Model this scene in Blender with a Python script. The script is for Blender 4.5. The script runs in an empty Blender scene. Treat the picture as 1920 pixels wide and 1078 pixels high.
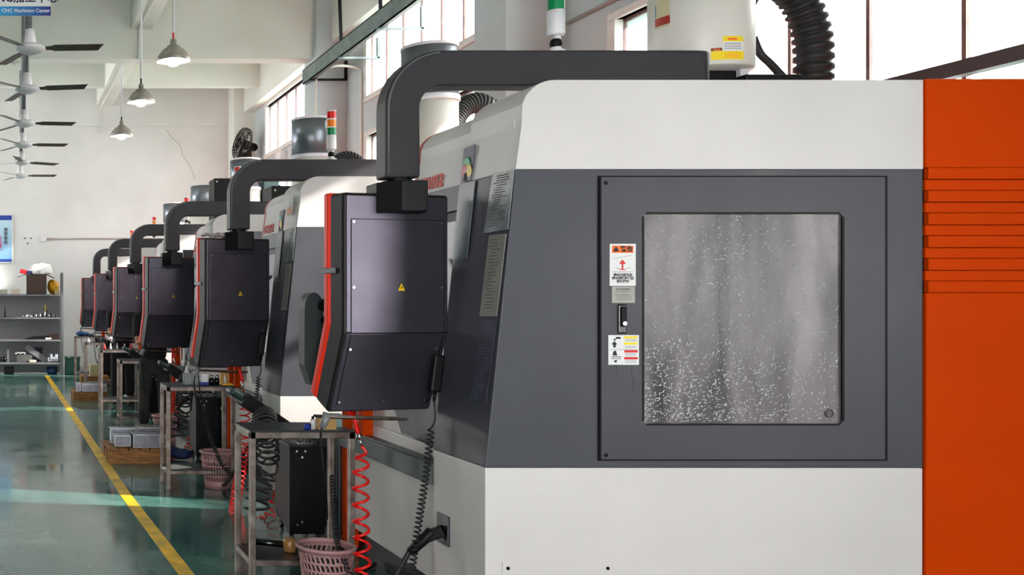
import bpy, bmesh, math, random
from mathutils import Vector, Matrix
random.seed(7)
S = bpy.context.scene
COL = S.collection
# ------------------------------------------------------------------ camera, world, light, exposure
H = 1.53                      # camera height; the photo's vanishing point is at pixel (20,567)
F = 1820.0
cam = bpy.data.cameras.new('camera'); cam_o = bpy.data.objects.new('camera', cam); COL.objects.link(cam_o)
cam.sensor_width = 36; cam.lens = F/1920*36
cam_o.location = (0, 0, H); cam_o.rotation_euler = (math.pi/2, 0, 0)
cam.shift_x = (960-20)/1920; cam.shift_y = (567-539)/1920
cam.clip_start = 0.05; cam.clip_end = 200
S.camera = cam_o
w = bpy.data.worlds.new('world'); S.world = w; w.use_nodes = True
bg = w.node_tree.nodes['Background']; bg.inputs[0].default_value = (1.0, 0.965, 0.965, 1); bg.inputs[1].default_value = 13.0
sun = bpy.data.lights.new('sun', 'SUN'); sun.energy = 17.0; sun.angle = math.radians(1.2); sun.color = (1, .95, .86)
sun_o = bpy.data.objects.new('sun', sun); COL.objects.link(sun_o); sun_o.location = (20, 8, 12)
sun_o.rotation_euler = Vector((-.85, .24, -.43)).to_track_quat('-Z', 'Y').to_euler()
S.view_settings.view_transform = 'Standard'; S.view_settings.look = 'None'
S.view_settings.gamma = 1; S.view_settings.use_curve_mapping = False
S.view_settings.exposure = 0.15
S.cycles.use_denoising = True
S.cycles.max_bounces = 8; S.cycles.diffuse_bounces = 5; S.cycles.glossy_bounces = 3; S.cycles.transparent_max_bounces = 12
S.cycles.transmission_bounces = 4; S.cycles.sample_clamp_indirect = 6
S.cycles.caustics_reflective = False; S.cycles.caustics_refractive = False

def P(px, py, d):             # photo pixel at depth d -> world point
    return Vector(((px-20)*d/F, d, H+(567-py)*d/F))

# ------------------------------------------------------------------ materials
MATS = {}
def lin(c):
    return tuple((v/12.92 if v <= .04045 else ((v+.055)/1.055)**2.4) for v in [x/255 for x in c])
def mat(name, rgb, rough=.5, metal=0, var=.0, scale=6, bump=0, bscale=200, spec=.5, rvar=0, dirt=None, coat=0, emit=0, stretch=None):
    if name in MATS: return MATS[name]
    m = bpy.data.materials.new(name); m.use_nodes = True; nt = m.node_tree; n = nt.nodes; l = nt.links
    b = n['Principled BSDF']; c = lin(rgb)
    b.inputs['Roughness'].default_value = rough; b.inputs['Metallic'].default_value = metal
    b.inputs['Specular IOR Level'].default_value = spec; b.inputs['Coat Weight'].default_value = coat
    b.inputs['Base Color'].default_value = (*c, 1)
    tc = n.new('ShaderNodeTexCoord'); mp = n.new('ShaderNodeMapping'); l.new(tc.outputs['Object'], mp.inputs[0])
    if stretch: mp.inputs['Scale'].default_value = stretch
    if var or rvar:
        nz = n.new('ShaderNodeTexNoise'); nz.inputs['Scale'].default_value = scale; nz.inputs['Detail'].default_value = 6
        l.new(mp.outputs[0], nz.inputs[0])
    if var:
        r = n.new('ShaderNodeValToRGB'); r.color_ramp.elements[0].position = .3; r.color_ramp.elements[1].position = .7
        d = dirt if dirt else tuple(x*(1-var) for x in rgb)
        r.color_ramp.elements[0].color = (*lin(d), 1); r.color_ramp.elements[1].color = (*c, 1)
        l.new(nz.outputs['Fac'], r.inputs[0]); l.new(r.outputs[0], b.inputs['Base Color'])
    if rvar:
        mr = n.new('ShaderNodeMapRange'); mr.inputs[1].default_value = .3; mr.inputs[2].default_value = .7
        mr.inputs[3].default_value = max(0, rough-rvar); mr.inputs[4].default_value = min(1, rough+rvar)
        l.new(nz.outputs['Fac'], mr.inputs[0]); l.new(mr.outputs[0], b.inputs['Roughness'])
    if bump:
        n2 = n.new('ShaderNodeTexNoise'); n2.inputs['Scale'].default_value = bscale; n2.inputs['Detail'].default_value = 2
        l.new(tc.outputs['Object'], n2.inputs[0])
        bp = n.new('ShaderNodeBump'); bp.inputs['Strength'].default_value = bump; bp.inputs['Distance'].default_value = .002
        l.new(n2.outputs['Fac'], bp.inputs['Height']); l.new(bp.outputs[0], b.inputs['Normal'])
    if emit:
        b.inputs['Emission Color'].default_value = (*c, 1); b.inputs['Emission Strength'].default_value = emit
    MATS[name] = m
    return m
WHITE = mat('machine_white', (220, 215, 214), .42, var=.05, scale=1.5, bump=.08, bscale=350)
GREY = mat('machine_dark_grey', (70, 71, 80), .5, var=.16, scale=2.2, bump=.15, bscale=400, rvar=.1)
DOORG = mat('door_dark_grey', (68, 67, 76), .5, var=.12, scale=3, bump=.12, bscale=400)
TEALG = mat('ledge_teal_grey', (72, 84, 86), .45, var=.15, scale=3)
ORANGE = mat('machine_orange', (206, 62, 0), .6, var=.06, scale=1.2, bump=.05, spec=.05)
REDOR = mat('bezel_red_orange', (226, 42, 6), .4)
PEND = mat('pendant_charcoal', (108, 103, 116), .36, metal=.85, bump=.3, bscale=260, var=.1, scale=5)
PENDB = mat('pendant_black', (17, 17, 19), .5, spec=.3, bump=.2, bscale=260)
ARM = mat('arm_charcoal', (46, 44, 49), .5, spec=.4, bump=.25, bscale=300, var=.08)
BLACK = mat('black_plastic', (11, 11, 12), .5, spec=.2)
BLACKG = mat('gloss_black', (12, 12, 14), .2)
RUBBER = mat('black_rubber', (22, 23, 25), .6)
STEEL = mat('bare_steel', (150, 140, 134), .38, metal=.75, var=.25, scale=14, dirt=(98, 84, 76))
STEELD = mat('dark_steel_sheet', (66, 72, 74), .3, metal=.6, var=.3, scale=9)
CHROME = mat('chrome', (215, 215, 215), .18, metal=1)
ALU = mat('machined_aluminium', (190, 196, 204), .3, metal=.8, var=.15, scale=20)
GALV = mat('galvanised_grey', (128, 130, 134), .5, metal=.3, var=.15, scale=30)
WALLM = mat('wall_paint', (220, 219, 218), .85, var=.06, scale=.8, dirt=(204, 204, 201), bump=.1, bscale=60)
CEILM = mat('beam_paint', (228, 230, 224), .9, var=.07, scale=.7, dirt=(214, 217, 208), bump=.1, bscale=50)
WALLB = mat('side_wall_paint', (196, 206, 208), .85, var=.08, scale=.7, dirt=(178, 188, 190))
FRAMEW = mat('window_casing_white', (226, 226, 222), .6, var=.1, scale=10)
MULL = mat('mullion_brown', (120, 92, 88), .6, var=.3, scale=8)
REDH = mat('red_hose', (226, 14, 10), .3)
YELLOW = mat('yellow_plastic', (226, 176, 20), .5)
PAPER = mat('paper_grey', (176, 174, 166), .8, var=.1, scale=20)
WPAPER = mat('paper_white', (232, 232, 232), .7)
INK = mat('ink_black', (28, 28, 30), .7)
INKG = mat('ink_grey', (96, 96, 96), .8)
PINK = mat('basket_dusty_pink', (176, 132, 134), .5)
WOOD = mat('pallet_wood', (176, 122, 66), .75, var=.35, scale=5, dirt=(104, 66, 34), stretch=(2, 14, 14))
PERF = mat('perforated_grey', (128, 134, 142), .36, metal=.85, bump=.6, bscale=130)
TANK = mat('tank_white', (224, 220, 212), .4, var=.05, scale=2)
LAMPM = mat('lamp_shade_aluminium', (176, 170, 160), .45, metal=.4, var=.2, scale=9)
FANB = mat('fan_blade', (96, 84, 78), .45, metal=.3, var=.3, scale=12)
FANW = mat('fan_white', (222, 220, 224), .4)
SKIN = mat('skin', (176, 118, 88), .55)

def floor_mat():
    m = bpy.data.materials.new('epoxy_floor'); m.use_nodes = True; n = m.node_tree.nodes; l = m.node_tree.links
    b = n['Principled BSDF']
    tc = n.new('ShaderNodeTexCoord'); mp = n.new('ShaderNodeMapping'); l.new(tc.outputs['Object'], mp.inputs[0])
    mp.inputs['Scale'].default_value = (1.0, .8, 1)
    a = n.new('ShaderNodeTexNoise'); a.inputs['Scale'].default_value = 1.3; a.inputs['Detail'].default_value = 8; a.inputs['Roughness'].default_value = .65
    l.new(mp.outputs[0], a.inputs[0])
    r = n.new('ShaderNodeValToRGB'); e = r.color_ramp.elements
    e[0].position = .3; e[0].color = (*lin((48, 84, 84)), 1); e[1].position = .72; e[1].color = (*lin((106, 146, 134)), 1)
    x = e.new(.5); x.color = (*lin((70, 112, 106)), 1)
    l.new(a.outputs['Fac'], r.inputs[0])
    # worn patches where the coat flaked to a pale turquoise
    mp2 = n.new('ShaderNodeMapping'); mp2.inputs['Scale'].default_value = (1.2, 3.2, 1); mp2.inputs['Location'].default_value = (.3, 0.15, 0); l.new(tc.outputs['Object'], mp2.inputs[0])
    f = n.new('ShaderNodeTexNoise'); f.inputs['Scale'].default_value = 2.3; f.inputs['Detail'].default_value = 10; f.inputs['Roughness'].default_value = .7
    l.new(mp2.outputs[0], f.inputs[0])
    g = n.new('ShaderNodeValToRGB'); g.color_ramp.elements[0].position = .70; g.color_ramp.elements[1].position = .71
    l.new(f.outputs['Fac'], g.inputs[0])
    mx = n.new('ShaderNodeMix'); mx.data_type = 'RGBA'; l.new(g.outputs[0], mx.inputs[0]); l.new(r.outputs[0], mx.inputs[6])
    mx.inputs[7].default_value = (*lin((150, 200, 200)), 1)
    l.new(mx.outputs[2], b.inputs['Base Color'])
    q = n.new('ShaderNodeTexNoise'); q.inputs['Scale'].default_value = 3; q.inputs['Detail'].default_value = 5; l.new(mp.outputs[0], q.inputs[0])
    mr = n.new('ShaderNodeMapRange'); mr.inputs[1].default_value = .3; mr.inputs[2].default_value = .7; mr.inputs[3].default_value = .06; mr.inputs[4].default_value = .2
    l.new(q.outputs['Fac'], mr.inputs[0]); l.new(mr.outputs[0], b.inputs['Roughness'])
    b.inputs['Specular IOR Level'].default_value = .6
    bp = n.new('ShaderNodeBump'); bp.inputs['Strength'].default_value = .12; bp.inputs['Distance'].default_value = .004
    l.new(q.outputs['Fac'], bp.inputs['Height']); l.new(bp.outputs[0], b.inputs['Normal'])
    return m
FLOORM = floor_mat()
def glass_mat(name, tint=(1, 1, 1), dust=.06):
    m = bpy.data.materials.new(name); m.use_nodes = True; n = m.node_tree.nodes; l = m.node_tree.links; n.clear()
    o = n.new('ShaderNodeOutputMaterial'); t = n.new('ShaderNodeBsdfTransparent'); t.inputs[0].default_value = (*tint, 1)
    g = n.new('ShaderNodeBsdfGlossy'); g.inputs['Roughness'].default_value = .08
    d = n.new('ShaderNodeBsdfTranslucent'); d.inputs[0].default_value = (.9, .92, .9, 1)
    m1 = n.new('ShaderNodeMixShader'); m1.inputs[0].default_value = .06
    m2 = n.new('ShaderNodeMixShader'); m2.inputs[0].default_value = dust
    l.new(t.outputs[0], m1.inputs[1]); l.new(g.outputs[0], m1.inputs[2]); l.new(m1.outputs[0], m2.inputs[1]); l.new(d.outputs[0], m2.inputs[2]); l.new(m2.outputs[0], o.inputs[0])
    return m
WGLASS = glass_mat('window_glass')
PLASTICC = glass_mat('clear_plastic', (.9, .93, .95), .35)
def dirty_glass():
    m = bpy.data.materials.new('coolant_streaked_glass'); m.use_nodes = True; n = m.node_tree.nodes; l = m.node_tree.links
    b = n['Principled BSDF']; b.inputs['Roughness'].default_value = .32
    tc = n.new('ShaderNodeTexCoord')
    mp = n.new('ShaderNodeMapping'); mp.inputs['Scale'].default_value = (5, 1, 1.1); mp.inputs['Rotation'].default_value = (0, .35, 0); l.new(tc.outputs['Object'], mp.inputs[0])
    a = n.new('ShaderNodeTexNoise'); a.inputs['Scale'].default_value = 1.1; a.inputs['Detail'].default_value = 6; a.inputs['Distortion'].default_value = .5; l.new(mp.outputs[0], a.inputs[0])
    r = n.new('ShaderNodeValToRGB'); e = r.color_ramp.elements
    e[0].position = .36; e[0].color = (*lin((56, 53, 58)), 1); e[1].position = .66; e[1].color = (*lin((128, 121, 122)), 1)
    l.new(a.outputs['Fac'], r.inputs[0]); l.new(r.outputs[0], b.inputs['Base Color'])
    t = n.new('ShaderNodeBsdfTransparent'); mx = n.new('ShaderNodeMixShader')
    q = n.new('ShaderNodeMapRange'); q.inputs[1].default_value = .35; q.inputs[2].default_value = .65; q.inputs[3].default_value = .8; q.inputs[4].default_value = .95
    l.new(a.outputs['Fac'], q.inputs[0]); l.new(q.outputs[0], mx.inputs[0]); l.new(t.outputs[0], mx.inputs[1]); l.new(b.outputs[0], mx.inputs[2])
    l.new(mx.outputs[0], n['Material Output'].inputs[0])
    return m
DGLASS = dirty_glass()
def emis(name, rgb, s):
    m = bpy.data.materials.new(name); m.use_nodes = True; n = m.node_tree.nodes
    b = n['Principled BSDF']; b.inputs['Emission Color'].default_value = (*lin(rgb), 1); b.inputs['Emission Strength'].default_value = s
    b.inputs['Base Color'].default_value = (*lin(rgb), 1)
    return m
BULB = emis('lit_bulb', (240, 246, 255), 40)
def grad(name, c0, c1, axis, a, bb, rough=.4):      # printed colour gradient across object coordinates
    m = bpy.data.materials.new(name); m.use_nodes = True; n = m.node_tree.nodes; l = m.node_tree.links
    b = n['Principled BSDF']; b.inputs['Roughness'].default_value = rough
    tc = n.new('ShaderNodeTexCoord'); s = n.new('ShaderNodeSeparateXYZ'); l.new(tc.outputs['Object'], s.inputs[0])
    mr = n.new('ShaderNodeMapRange'); mr.inputs[1].default_value = a; mr.inputs[2].default_value = bb; l.new(s.outputs[axis], mr.inputs[0])
    r = n.new('ShaderNodeValToRGB'); r.color_ramp.elements[0].color = (*lin(c0), 1); r.color_ramp.elements[1].color = (*lin(c1), 1)
    l.new(mr.outputs[0], r.inputs[0]); l.new(r.outputs[0], b.inputs['Base Color'])
    return m

# ------------------------------------------------------------------ mesh helpers (all in world coordinates)
ORG = {}
class MB:
    def __init__(s): s.bm = bmesh.new()
    def box(s, x0, x1, y0, y1, z0, z1):
        return s.prism([(x0, y0, z0), (x1, y0, z0), (x1, y1, z0), (x0, y1, z0)], (0, 0, z1-z0))
    def prism(s, pts, vec):
        v = Vector(vec); a = [s.bm.verts.new(Vector(p)) for p in pts]; b = [s.bm.verts.new(Vector(p)+v) for p in pts]
        n = len(pts); fs = [s.bm.faces.new(a[::-1]), s.bm.faces.new(b)]
        for i in range(n): fs.append(s.bm.faces.new((a[i], a[(i+1) % n], b[(i+1) % n], b[i])))
        bmesh.ops.recalc_face_normals(s.bm, faces=fs)
        return s
    def xz(s, poly, y0, y1): return s.prism([(p[0], y0, p[1]) for p in poly], (0, y1-y0, 0))
    def yz(s, poly, x0, x1): return s.prism([(x0, p[0], p[1]) for p in poly], (x1-x0, 0, 0))
    def obox(s, p0, p1, w, h, up=(0, 0, 1)):      # oriented bar
        p0 = Vector(p0); p1 = Vector(p1); t = (p1-p0).normalized(); u = Vector(up)
        if abs(t.dot(u)) > .95: u = Vector((0, 1, 0))
        a = t.cross(u).normalized(); b = a.cross(t)
        q = [p0+a*w/2*i+b*h/2*j for i, j in ((-1, -1), (1, -1), (1, 1), (-1, 1))]
        return s.prism(q, p1-p0)
    def cyl(s, p0, p1, r, seg=20, r2=None):
        r2 = r if r2 is None else r2; p0 = Vector(p0); p1 = Vector(p1); t = (p1-p0).normalized()
        u = t.orthogonal().normalized(); v = t.cross(u); A = []; B = []
        for i in range(seg):
            an = 2*math.pi*i/seg; d = u*math.cos(an)+v*math.sin(an)
            A.append(s.bm.verts.new(p0+d*r)); B.append(s.bm.verts.new(p1+d*r2))
        fs = [s.bm.faces.new(A[::-1]), s.bm.faces.new(B)]
        for i in range(seg):
            f = s.bm.faces.new((A[i], A[(i+1) % seg], B[(i+1) % seg], B[i])); f.smooth = True; fs.append(f)
        bmesh.ops.recalc_face_normals(s.bm, faces=fs)
        return s
    def lathe(s, prof, c, seg=28, closed=False):  # prof: (r,z) list round a vertical axis through c
        c = Vector(c); rings = []
        for r, z in prof:
            if r < 1e-5: rings.append([s.bm.verts.new(c+Vector((0, 0, z)))])
            else: rings.append([s.bm.verts.new(c+Vector((r*math.cos(2*math.pi*i/seg), r*math.sin(2*math.pi*i/seg), z))) for i in range(seg)])
        fs = []
        pairs = list(zip(rings[:-1], rings[1:]))+([(rings[-1], rings[0])] if closed else [])
        for A, B in pairs:
            for i in range(seg):
                j = (i+1) % seg
                if len(A) == 1: f = s.bm.faces.new((A[0], B[i], B[j]))
                elif len(B) == 1: f = s.bm.faces.new((A[i], A[j], B[0]))
                else: f = s.bm.faces.new((A[i], A[j], B[j], B[i]))
                f.smooth = True; fs.append(f)
        bmesh.ops.recalc_face_normals(s.bm, faces=fs)
        return s
    def ball(s, c, r, sc=(1, 1, 1), seg=14):
        m = Matrix.Translation(c) @ Matrix.Diagonal((r*sc[0], r*sc[1], r*sc[2], 1))
        g = bmesh.ops.create_uvsphere(s.bm, u_segments=seg, v_segments=max(6, seg//2), radius=1, matrix=m)
        for v in g['verts']:
            for f in v.link_faces: f.smooth = True
        return s
    def tube(s, pts, r, seg=8, close=False):
        pts = [Vector(p) for p in pts]; n = len(pts)
        rr = r if callable(r) else (lambda i: r)
        t0 = (pts[1]-pts[0]).normalized(); u = t0.orthogonal().normalized(); rings = []; pt = t0
        for i in range(n):
            t = (pts[min(i+1, n-1)]-pts[max(i-1, 0)])
            t = t.normalized() if t.length > 1e-9 else pt
            q = pt.rotation_difference(t); u = (q @ u).normalized(); pt = t; v = t.cross(u)
            rings.append([s.bm.verts.new(pts[i]+(u*math.cos(2*math.pi*k/seg)+v*math.sin(2*math.pi*k/seg))*rr(i)) for k in range(seg)])
        fs = []
        for A, B in zip(rings[:-1], rings[1:]):
            for k in range(seg):
                f = s.bm.faces.new((A[k], A[(k+1) % seg], B[(k+1) % seg], B[k])); f.smooth = True; fs.append(f)
        fs.append(s.bm.faces.new(rings[0][::-1])); fs.append(s.bm.faces.new(rings[-1]))
        bmesh.ops.recalc_face_normals(s.bm, faces=fs)
        return s
    def mesh_in(s, me, M):
        t = bmesh.new(); t.from_mesh(me); t.transform(M); tm = bpy.data.meshes.new('t'); t.to_mesh(tm); t.free()
        s.bm.from_mesh(tm); bpy.data.meshes.remove(tm); return s
    def text(s, body, M, size=1, ext=.02, align='CENTER', bold=0):
        cu = bpy.data.curves.new('t', 'FONT'); cu.body = body; cu.size = size; cu.extrude = ext; cu.align_x = align; cu.align_y = 'CENTER'
        cu.offset = bold; cu.resolution_u = 3
        o = bpy.data.objects.new('t', cu); COL.objects.link(o)
        dg = bpy.context.evaluated_depsgraph_get(); me = bpy.data.meshes.new_from_object(o.evaluated_get(dg))
        s.mesh_in(me, M); bpy.data.objects.remove(o); bpy.data.curves.remove(cu); bpy.data.meshes.remove(me)
        return s
    def build(s, name, m, parent=None, bevel=0, seg=2, subsurf=0):
        me = bpy.data.meshes.new(name)
        if parent is not None: org = ORG[parent.name]
        else:
            xs = [v.co for v in s.bm.verts]
            lo = Vector([min(v[i] for v in xs) for i in range(3)]); hi = Vector([max(v[i] for v in xs) for i in range(3)])
            org = Vector(((lo.x+hi.x)/2, (lo.y+hi.y)/2, lo.z))
        s.bm.transform(Matrix.Translation(-org)); s.bm.to_mesh(me); s.bm.free()
        o = bpy.data.objects.new(name, me); COL.objects.link(o); me.materials.append(m)
        ORG[o.name] = org
        if parent is not None: o.parent = parent
        else: o.location = org
        if bevel:
            b = o.modifiers.new('bevel', 'BEVEL'); b.width = bevel; b.segments = seg; b.limit_method = 'ANGLE'; b.angle_limit = math.radians(40)
        if subsurf:
            b = o.modifiers.new('sub', 'SUBSURF'); b.levels = subsurf; b.render_levels = subsurf
        return o
def thing(name, loc, label, cat, group=None):
    o = bpy.data.objects.new(name, None); COL.objects.link(o); o.location = loc; o.empty_display_size = .1
    ORG[o.name] = Vector(loc); tag(o, label, cat, group); return o
def tag(o, label, cat, group=None, kind=None):
    o['label'] = label; o['category'] = cat
    if group: o['group'] = group
    if kind: o['kind'] = kind
    return o
def struct(o, label=None):
    o['kind'] = 'structure'
    if label: o['label'] = label; o['category'] = 'structure'
    return o
def kids(o): return [c for c in COL.objects if c.parent == o]
def copy_tree(o, shift=(0, 0, 0), label=None):
    def rec(src, par):
        c = src.copy(); COL.objects.link(c)
        if par is not None: c.parent = par
        for k in kids_map.get(src.name, []): rec(k, c)
        return c
    kids_map = {}
    for q in COL.objects:
        if q.parent: kids_map.setdefault(q.parent.name, []).append(q)
    c = rec(o, None); c.location = Vector(o.location)+Vector(shift)
    if label: c['label'] = label
    ORG[c.name] = ORG[o.name]+Vector(shift)
    return c
def arc(cx, cy, r, a0, a1, n):
    return [(cx+r*math.cos(math.radians(a0+(a1-a0)*i/n)), cy+r*math.sin(math.radians(a0+(a1-a0)*i/n))) for i in range(n+1)]
def spline(pts, n=12):
    pts = [Vector(p) for p in pts]; out = []
    for i in range(len(pts)-1):
        p0 = pts[max(i-1, 0)]; p1 = pts[i]; p2 = pts[i+1]; p3 = pts[min(i+2, len(pts)-1)]
        for k in range(n):
            t = k/n
            out.append(.5*((2*p1)+(p2-p0)*t+(2*p0-5*p1+4*p2-p3)*t*t+(-p0+3*p1-3*p2+p3)*t**3))
    out.append(pts[-1]); return out
def coil(path, R, turns, per=12, phase=0, lead=0):
    path = [Vector(p) for p in path]; L = [0]
    for a, b in zip(path[:-1], path[1:]): L.append(L[-1]+(b-a).length)
    N = int(turns*per); out = []; t0 = (path[1]-path[0]).normalized(); u = t0.orthogonal().normalized(); pt = t0; j = 0
    for i in range(N+1):
        s = L[-1]*i/N
        while j < len(L)-2 and L[j+1] < s: j += 1
        f = (s-L[j])/max(1e-9, L[j+1]-L[j]); p = path[j].lerp(path[j+1], f); t = (path[j+1]-path[j]).normalized()
        u = (pt.rotation_difference(t) @ u).normalized(); pt = t; v = t.cross(u); a = 2*math.pi*turns*i/N+phase
        rr = R(i/N) if callable(R) else R
        out.append(p+(u*math.cos(a)+v*math.sin(a))*rr)
    return out
RX = Matrix.Rotation(math.pi/2, 4, 'X')           # text facing -Y (towards the camera)
def facing_cam(x, y, z, sx=1, rot=0): return Matrix.Translation((x, y, z)) @ Matrix.Rotation(rot, 4, 'Z') @ RX

# ------------------------------------------------------------------ the hall
YF = 23.2                       # far wall
XW = 5.7                        # right wall, inner face
struct(MB().box(-8, 16, -4, YF+.2, -.2, 0).build('floor', FLOORM))
pts = [(350, 1078), (295, 1006), (237, 930), (150, 797), (88, 704.5)]
L = []; R = []
for x, y in [(420, 1180)]+pts:
    d = H*F/(y-567); X = (x-20)*d/F; L.append((X-.045, d)); R.append((X+.045, d))
mb = MB(); v = []
poly = [(a, b, .001) for a, b in L]+[(a, b, .001) for a, b in R[::-1]]
for i in range(len(L)-1):
    mb.prism([(L[i][0], L[i][1], .0008), (R[i][0], R[i][1], .0008), (R[i+1][0], R[i+1][1], .0008), (L[i+1][0], L[i+1][1], .0008)], (0, 0, .0015))
tag(mb.build('floor_line', mat('yellow_line_paint', (255, 200, 0), .45, var=1, scale=5, dirt=(176, 146, 20))), 'worn yellow line painted along the green floor beside the machines', 'floor marking')
# far wall: upper part stands slightly proud, leaving the shadow line
wf = MB().box(-8, XW+.3, YF, YF+.25, 0, 7.2).box(-8, XW, YF-.03, YF+.01, 5.74, 7.2).build('wall_far', WALLM)
struct(wf)
cr = spline([P(313, 243, YF-.004), P(322, 258, YF-.004), P(338, 272, YF-.004), P(343, 293, YF-.004), P(356, 312, YF-.004), P(366, 336, YF-.004)], 5)
MB().tube([p+Vector((random.uniform(-.02, .02), 0, 0)) for p in cr], .0035, 5).build('crack', mat('crack_grey', (140, 140, 136), .9), wf)
# right wall with window openings
def wall_with_openings(x0, x1, y0, y1, z0, z1, ops, name, m):
    mb = MB(); ys = sorted(set([y0, y1]+[a for o in ops for a in o[:2]]))
    for a, b in zip(ys[:-1], ys[1:]):
        hs = sorted([(o[2], o[3]) for o in ops if o[0] <= a+1e-6 and o[1] >= b-1e-6]); z = z0
        for lo, hi in hs: mb.box(x0, x1, a, b, z, lo); z = hi
        mb.box(x0, x1, a, b, z, z1)
    return struct(mb.build(name, m))
UP = (4.82, 5.89); LO = (1.0, 4.19)
bays = [(5.2, 9.14), (11.7, 15.5), (17.6, 21.6)]
WINS = [(-1.4, 1.9, (1.1, 2.6))]+[(a, b, z) for a, b in bays for z in (UP, LO)]
wall_with_openings(XW, XW+.25, -4, YF, 0, 7.2, [(a, b, *z) for a, b, z in WINS], 'wall_right', WALLB)
wn = 0
for a, b, (z0, z1) in WINS:
    if True:
        wn += 1; lower = z0 < 2
        t = bpy.data.objects.new('window_%d' % wn, None); COL.objects.link(t); t.location = (XW, (a+b)/2, z0); ORG[t.name] = Vector(t.location); struct(t)
        mb = MB(); fw = .07
        for q in ((a-.09, b+.09, z0-.09, z0), (a-.09, b+.09, z1, z1+.07), (a-.09, a+.03, z0, z1), (b-.03, b+.09, z0, z1)): mb.box(XW-.035, XW+.06, *q)
        mb.build('window_casing', FRAMEW, t, bevel=.006)
        n = max(2, round((b-a)/.62)); mm = MB()
        for i in range(n+1):
            y = a+(b-a)*i/n; y = min(max(y, a+.02), b-.02); mm.box(XW+.05, XW+.085, y-.014, y+.014, z0, z1)
        mm.box(XW+.055, XW+.085, a, b, z0, z0+.03).box(XW+.055, XW+.085, a, b, z1-.03, z1)
        if lower: mm.box(XW+.05, XW+.1, a, b, 2.0, 2.05)
        mm.build('window_frame', MULL, t)
        MB().box(XW+.07, XW+.075, a, b, z0, z1).build('window_pane', WGLASS, t)
# columns and beams
for i, y in enumerate((3.9, 10.2, 16.5, 22.65)):
    struct(MB().box(5.2, XW+.01, y, y+.7 if i < 3 else YF, 0, 7.2).build('column', WALLB if i < 3 else CEILM, bevel=.015))
struct(MB().box(5.45, XW, -4, YF, 5.96, 7.2).build('ring_beam', CEILM))
for y, z, th in ((4.1, 5.72, .3), (10.4, 5.72, .3), (16.7, 5.72, .32), (21.2, 6.25, .22)):
    struct(MB().box(-8, 5.46, y, y+th, z, 7.2).build('cross_beam', CEILM, bevel=.01))
for x in (2.06, -3.2):
    struct(MB().box(x, x+.39, -4, YF, 6.23, 7.2).build('long_beam', CEILM, bevel=.01))
struct(MB().box(-8, 6, -4, YF+.2, 7.0, 7.2).build('ceiling', CEILM))
wall_with_openings(-8.25, -8, -4, YF, 0, 7.2, [(17.4, 22.8, 1.9, 4.4), (17.4, 22.8, 4.82, 6.1)], 'wall_left', mat('left_wall_paint', (92, 96, 94), .9))  # unseen openings added to light the far wall; dark colour limits bounce
# wall behind the camera; its unseen opening is shaped to light the machine side
struct(MB().box(-8.2, -3.2, -4.2, -4, 0, 7.2).box(1.0, XW+.2, -4.2, -4, 0, 7.2).box(-3.2, 1.0, -4.2, -4, 3.3, 7.2).build('wall_back', WALLM))
# neighbouring building seen through the near panes
nb = thing('neighbour_building', (13, 7, 0), 'pale green building with horizontal cladding outside the near windows', 'building')
mb = MB()
for i in range(38): mb.box(12, 14, -3, 11.9, i*.14, i*.14+.128)
mb.box(12.03, 14, -3, 11.9, 0, 5.32)
CLAD = mat('pale_green_cladding', (158, 200, 188), .7)
mb.build('cladding', CLAD, nb)
MB().box(11.93, 12.05, -3, 11.9, 4.1, 4.4).build('band', mat('band_green', (120, 160, 148), .7), nb)
MB().box(11.95, 12.05, 11.72, 11.95, 0, 5.34).build('corner_trim', FRAMEW, nb)
tag(MB().box(6, 30, -10, 40, -.25, -.2).build('yard', mat('yard_concrete', (190, 190, 184), .9)), 'pale concrete yard outside the windows', 'ground')['kind'] = 'structure'
# steel channel rail with its brackets
rl = thing('steel_rail', (5.09, 10, 5.32), 'teal grey steel channel rail running under the ceiling beside the windows', 'rail')
RAILM = mat('rail_teal_grey', (118, 136, 136), .45, metal=.2, var=.2, scale=5)
MB().box(5.08, 5.1, 4, 16.9, 5.32, 5.57).box(5.08, 5.16, 4, 16.9, 5.32, 5.335).box(5.08, 5.16, 4, 16.9, 5.555, 5.57).build('channel', RAILM, rl)
for y, m in ((16.45, BLACK), (15.0, RAILM), (13.4, RAILM), (11.7, RAILM), (7.5, RAILM)):
    b = MB().box(5.06, XW-.001, y-.025, y+.025, 5.29, 5.32).box(XW-.04, XW-.001, y-.025, y+.025, 5.3, 5.62).build('bracket', m, rl)
    if y < 16: MB().obox((5.11, y, 5.5), (5.06, y-.02, 6.6), .05, .012).build('strap', BLACK, b)
# conduits
CON = mat('conduit_white', (214, 214, 206), .5)
def conduit(pts, r, label, m=CON, g=None): return tag(MB().tube(pts, r, 8).build('conduit', m), label, 'pipe', g)
cz = XW-.02
conduit(spline([(5.12, 15.9, 5.36), (5.35, 15.75, 5.37), (cz, 15.8, 5.33), (cz, 15.72, 5.2), (cz, 15.72, 4.9), (cz, 15.72, 3.0)], 6), .022, 'white conduit curving from the steel rail down the side wall')
conduit(spline([(5.17, 16.42, 5.3), (5.17, 16.42, 5.1), (5.18, 16.44, 4.5), (5.18, 16.44, 3.2)], 4), .018, 'thin pale conduit running down the front of the wall column')
conduit([(cz, 9.9, 4.38), (cz, 9.3, 4.38), (cz, 3, 4.38)], .02, 'grey conduit running along the side wall above the near windows', mat('conduit_grey', (150, 146, 138), .5))
tag(MB().box(XW-.15, XW, 20.0, 20.35, 4.4, 4.66).build('junction_box', FANW, bevel=.01), 'small white junction box on the wall under the far window', 'electrical box')
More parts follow.
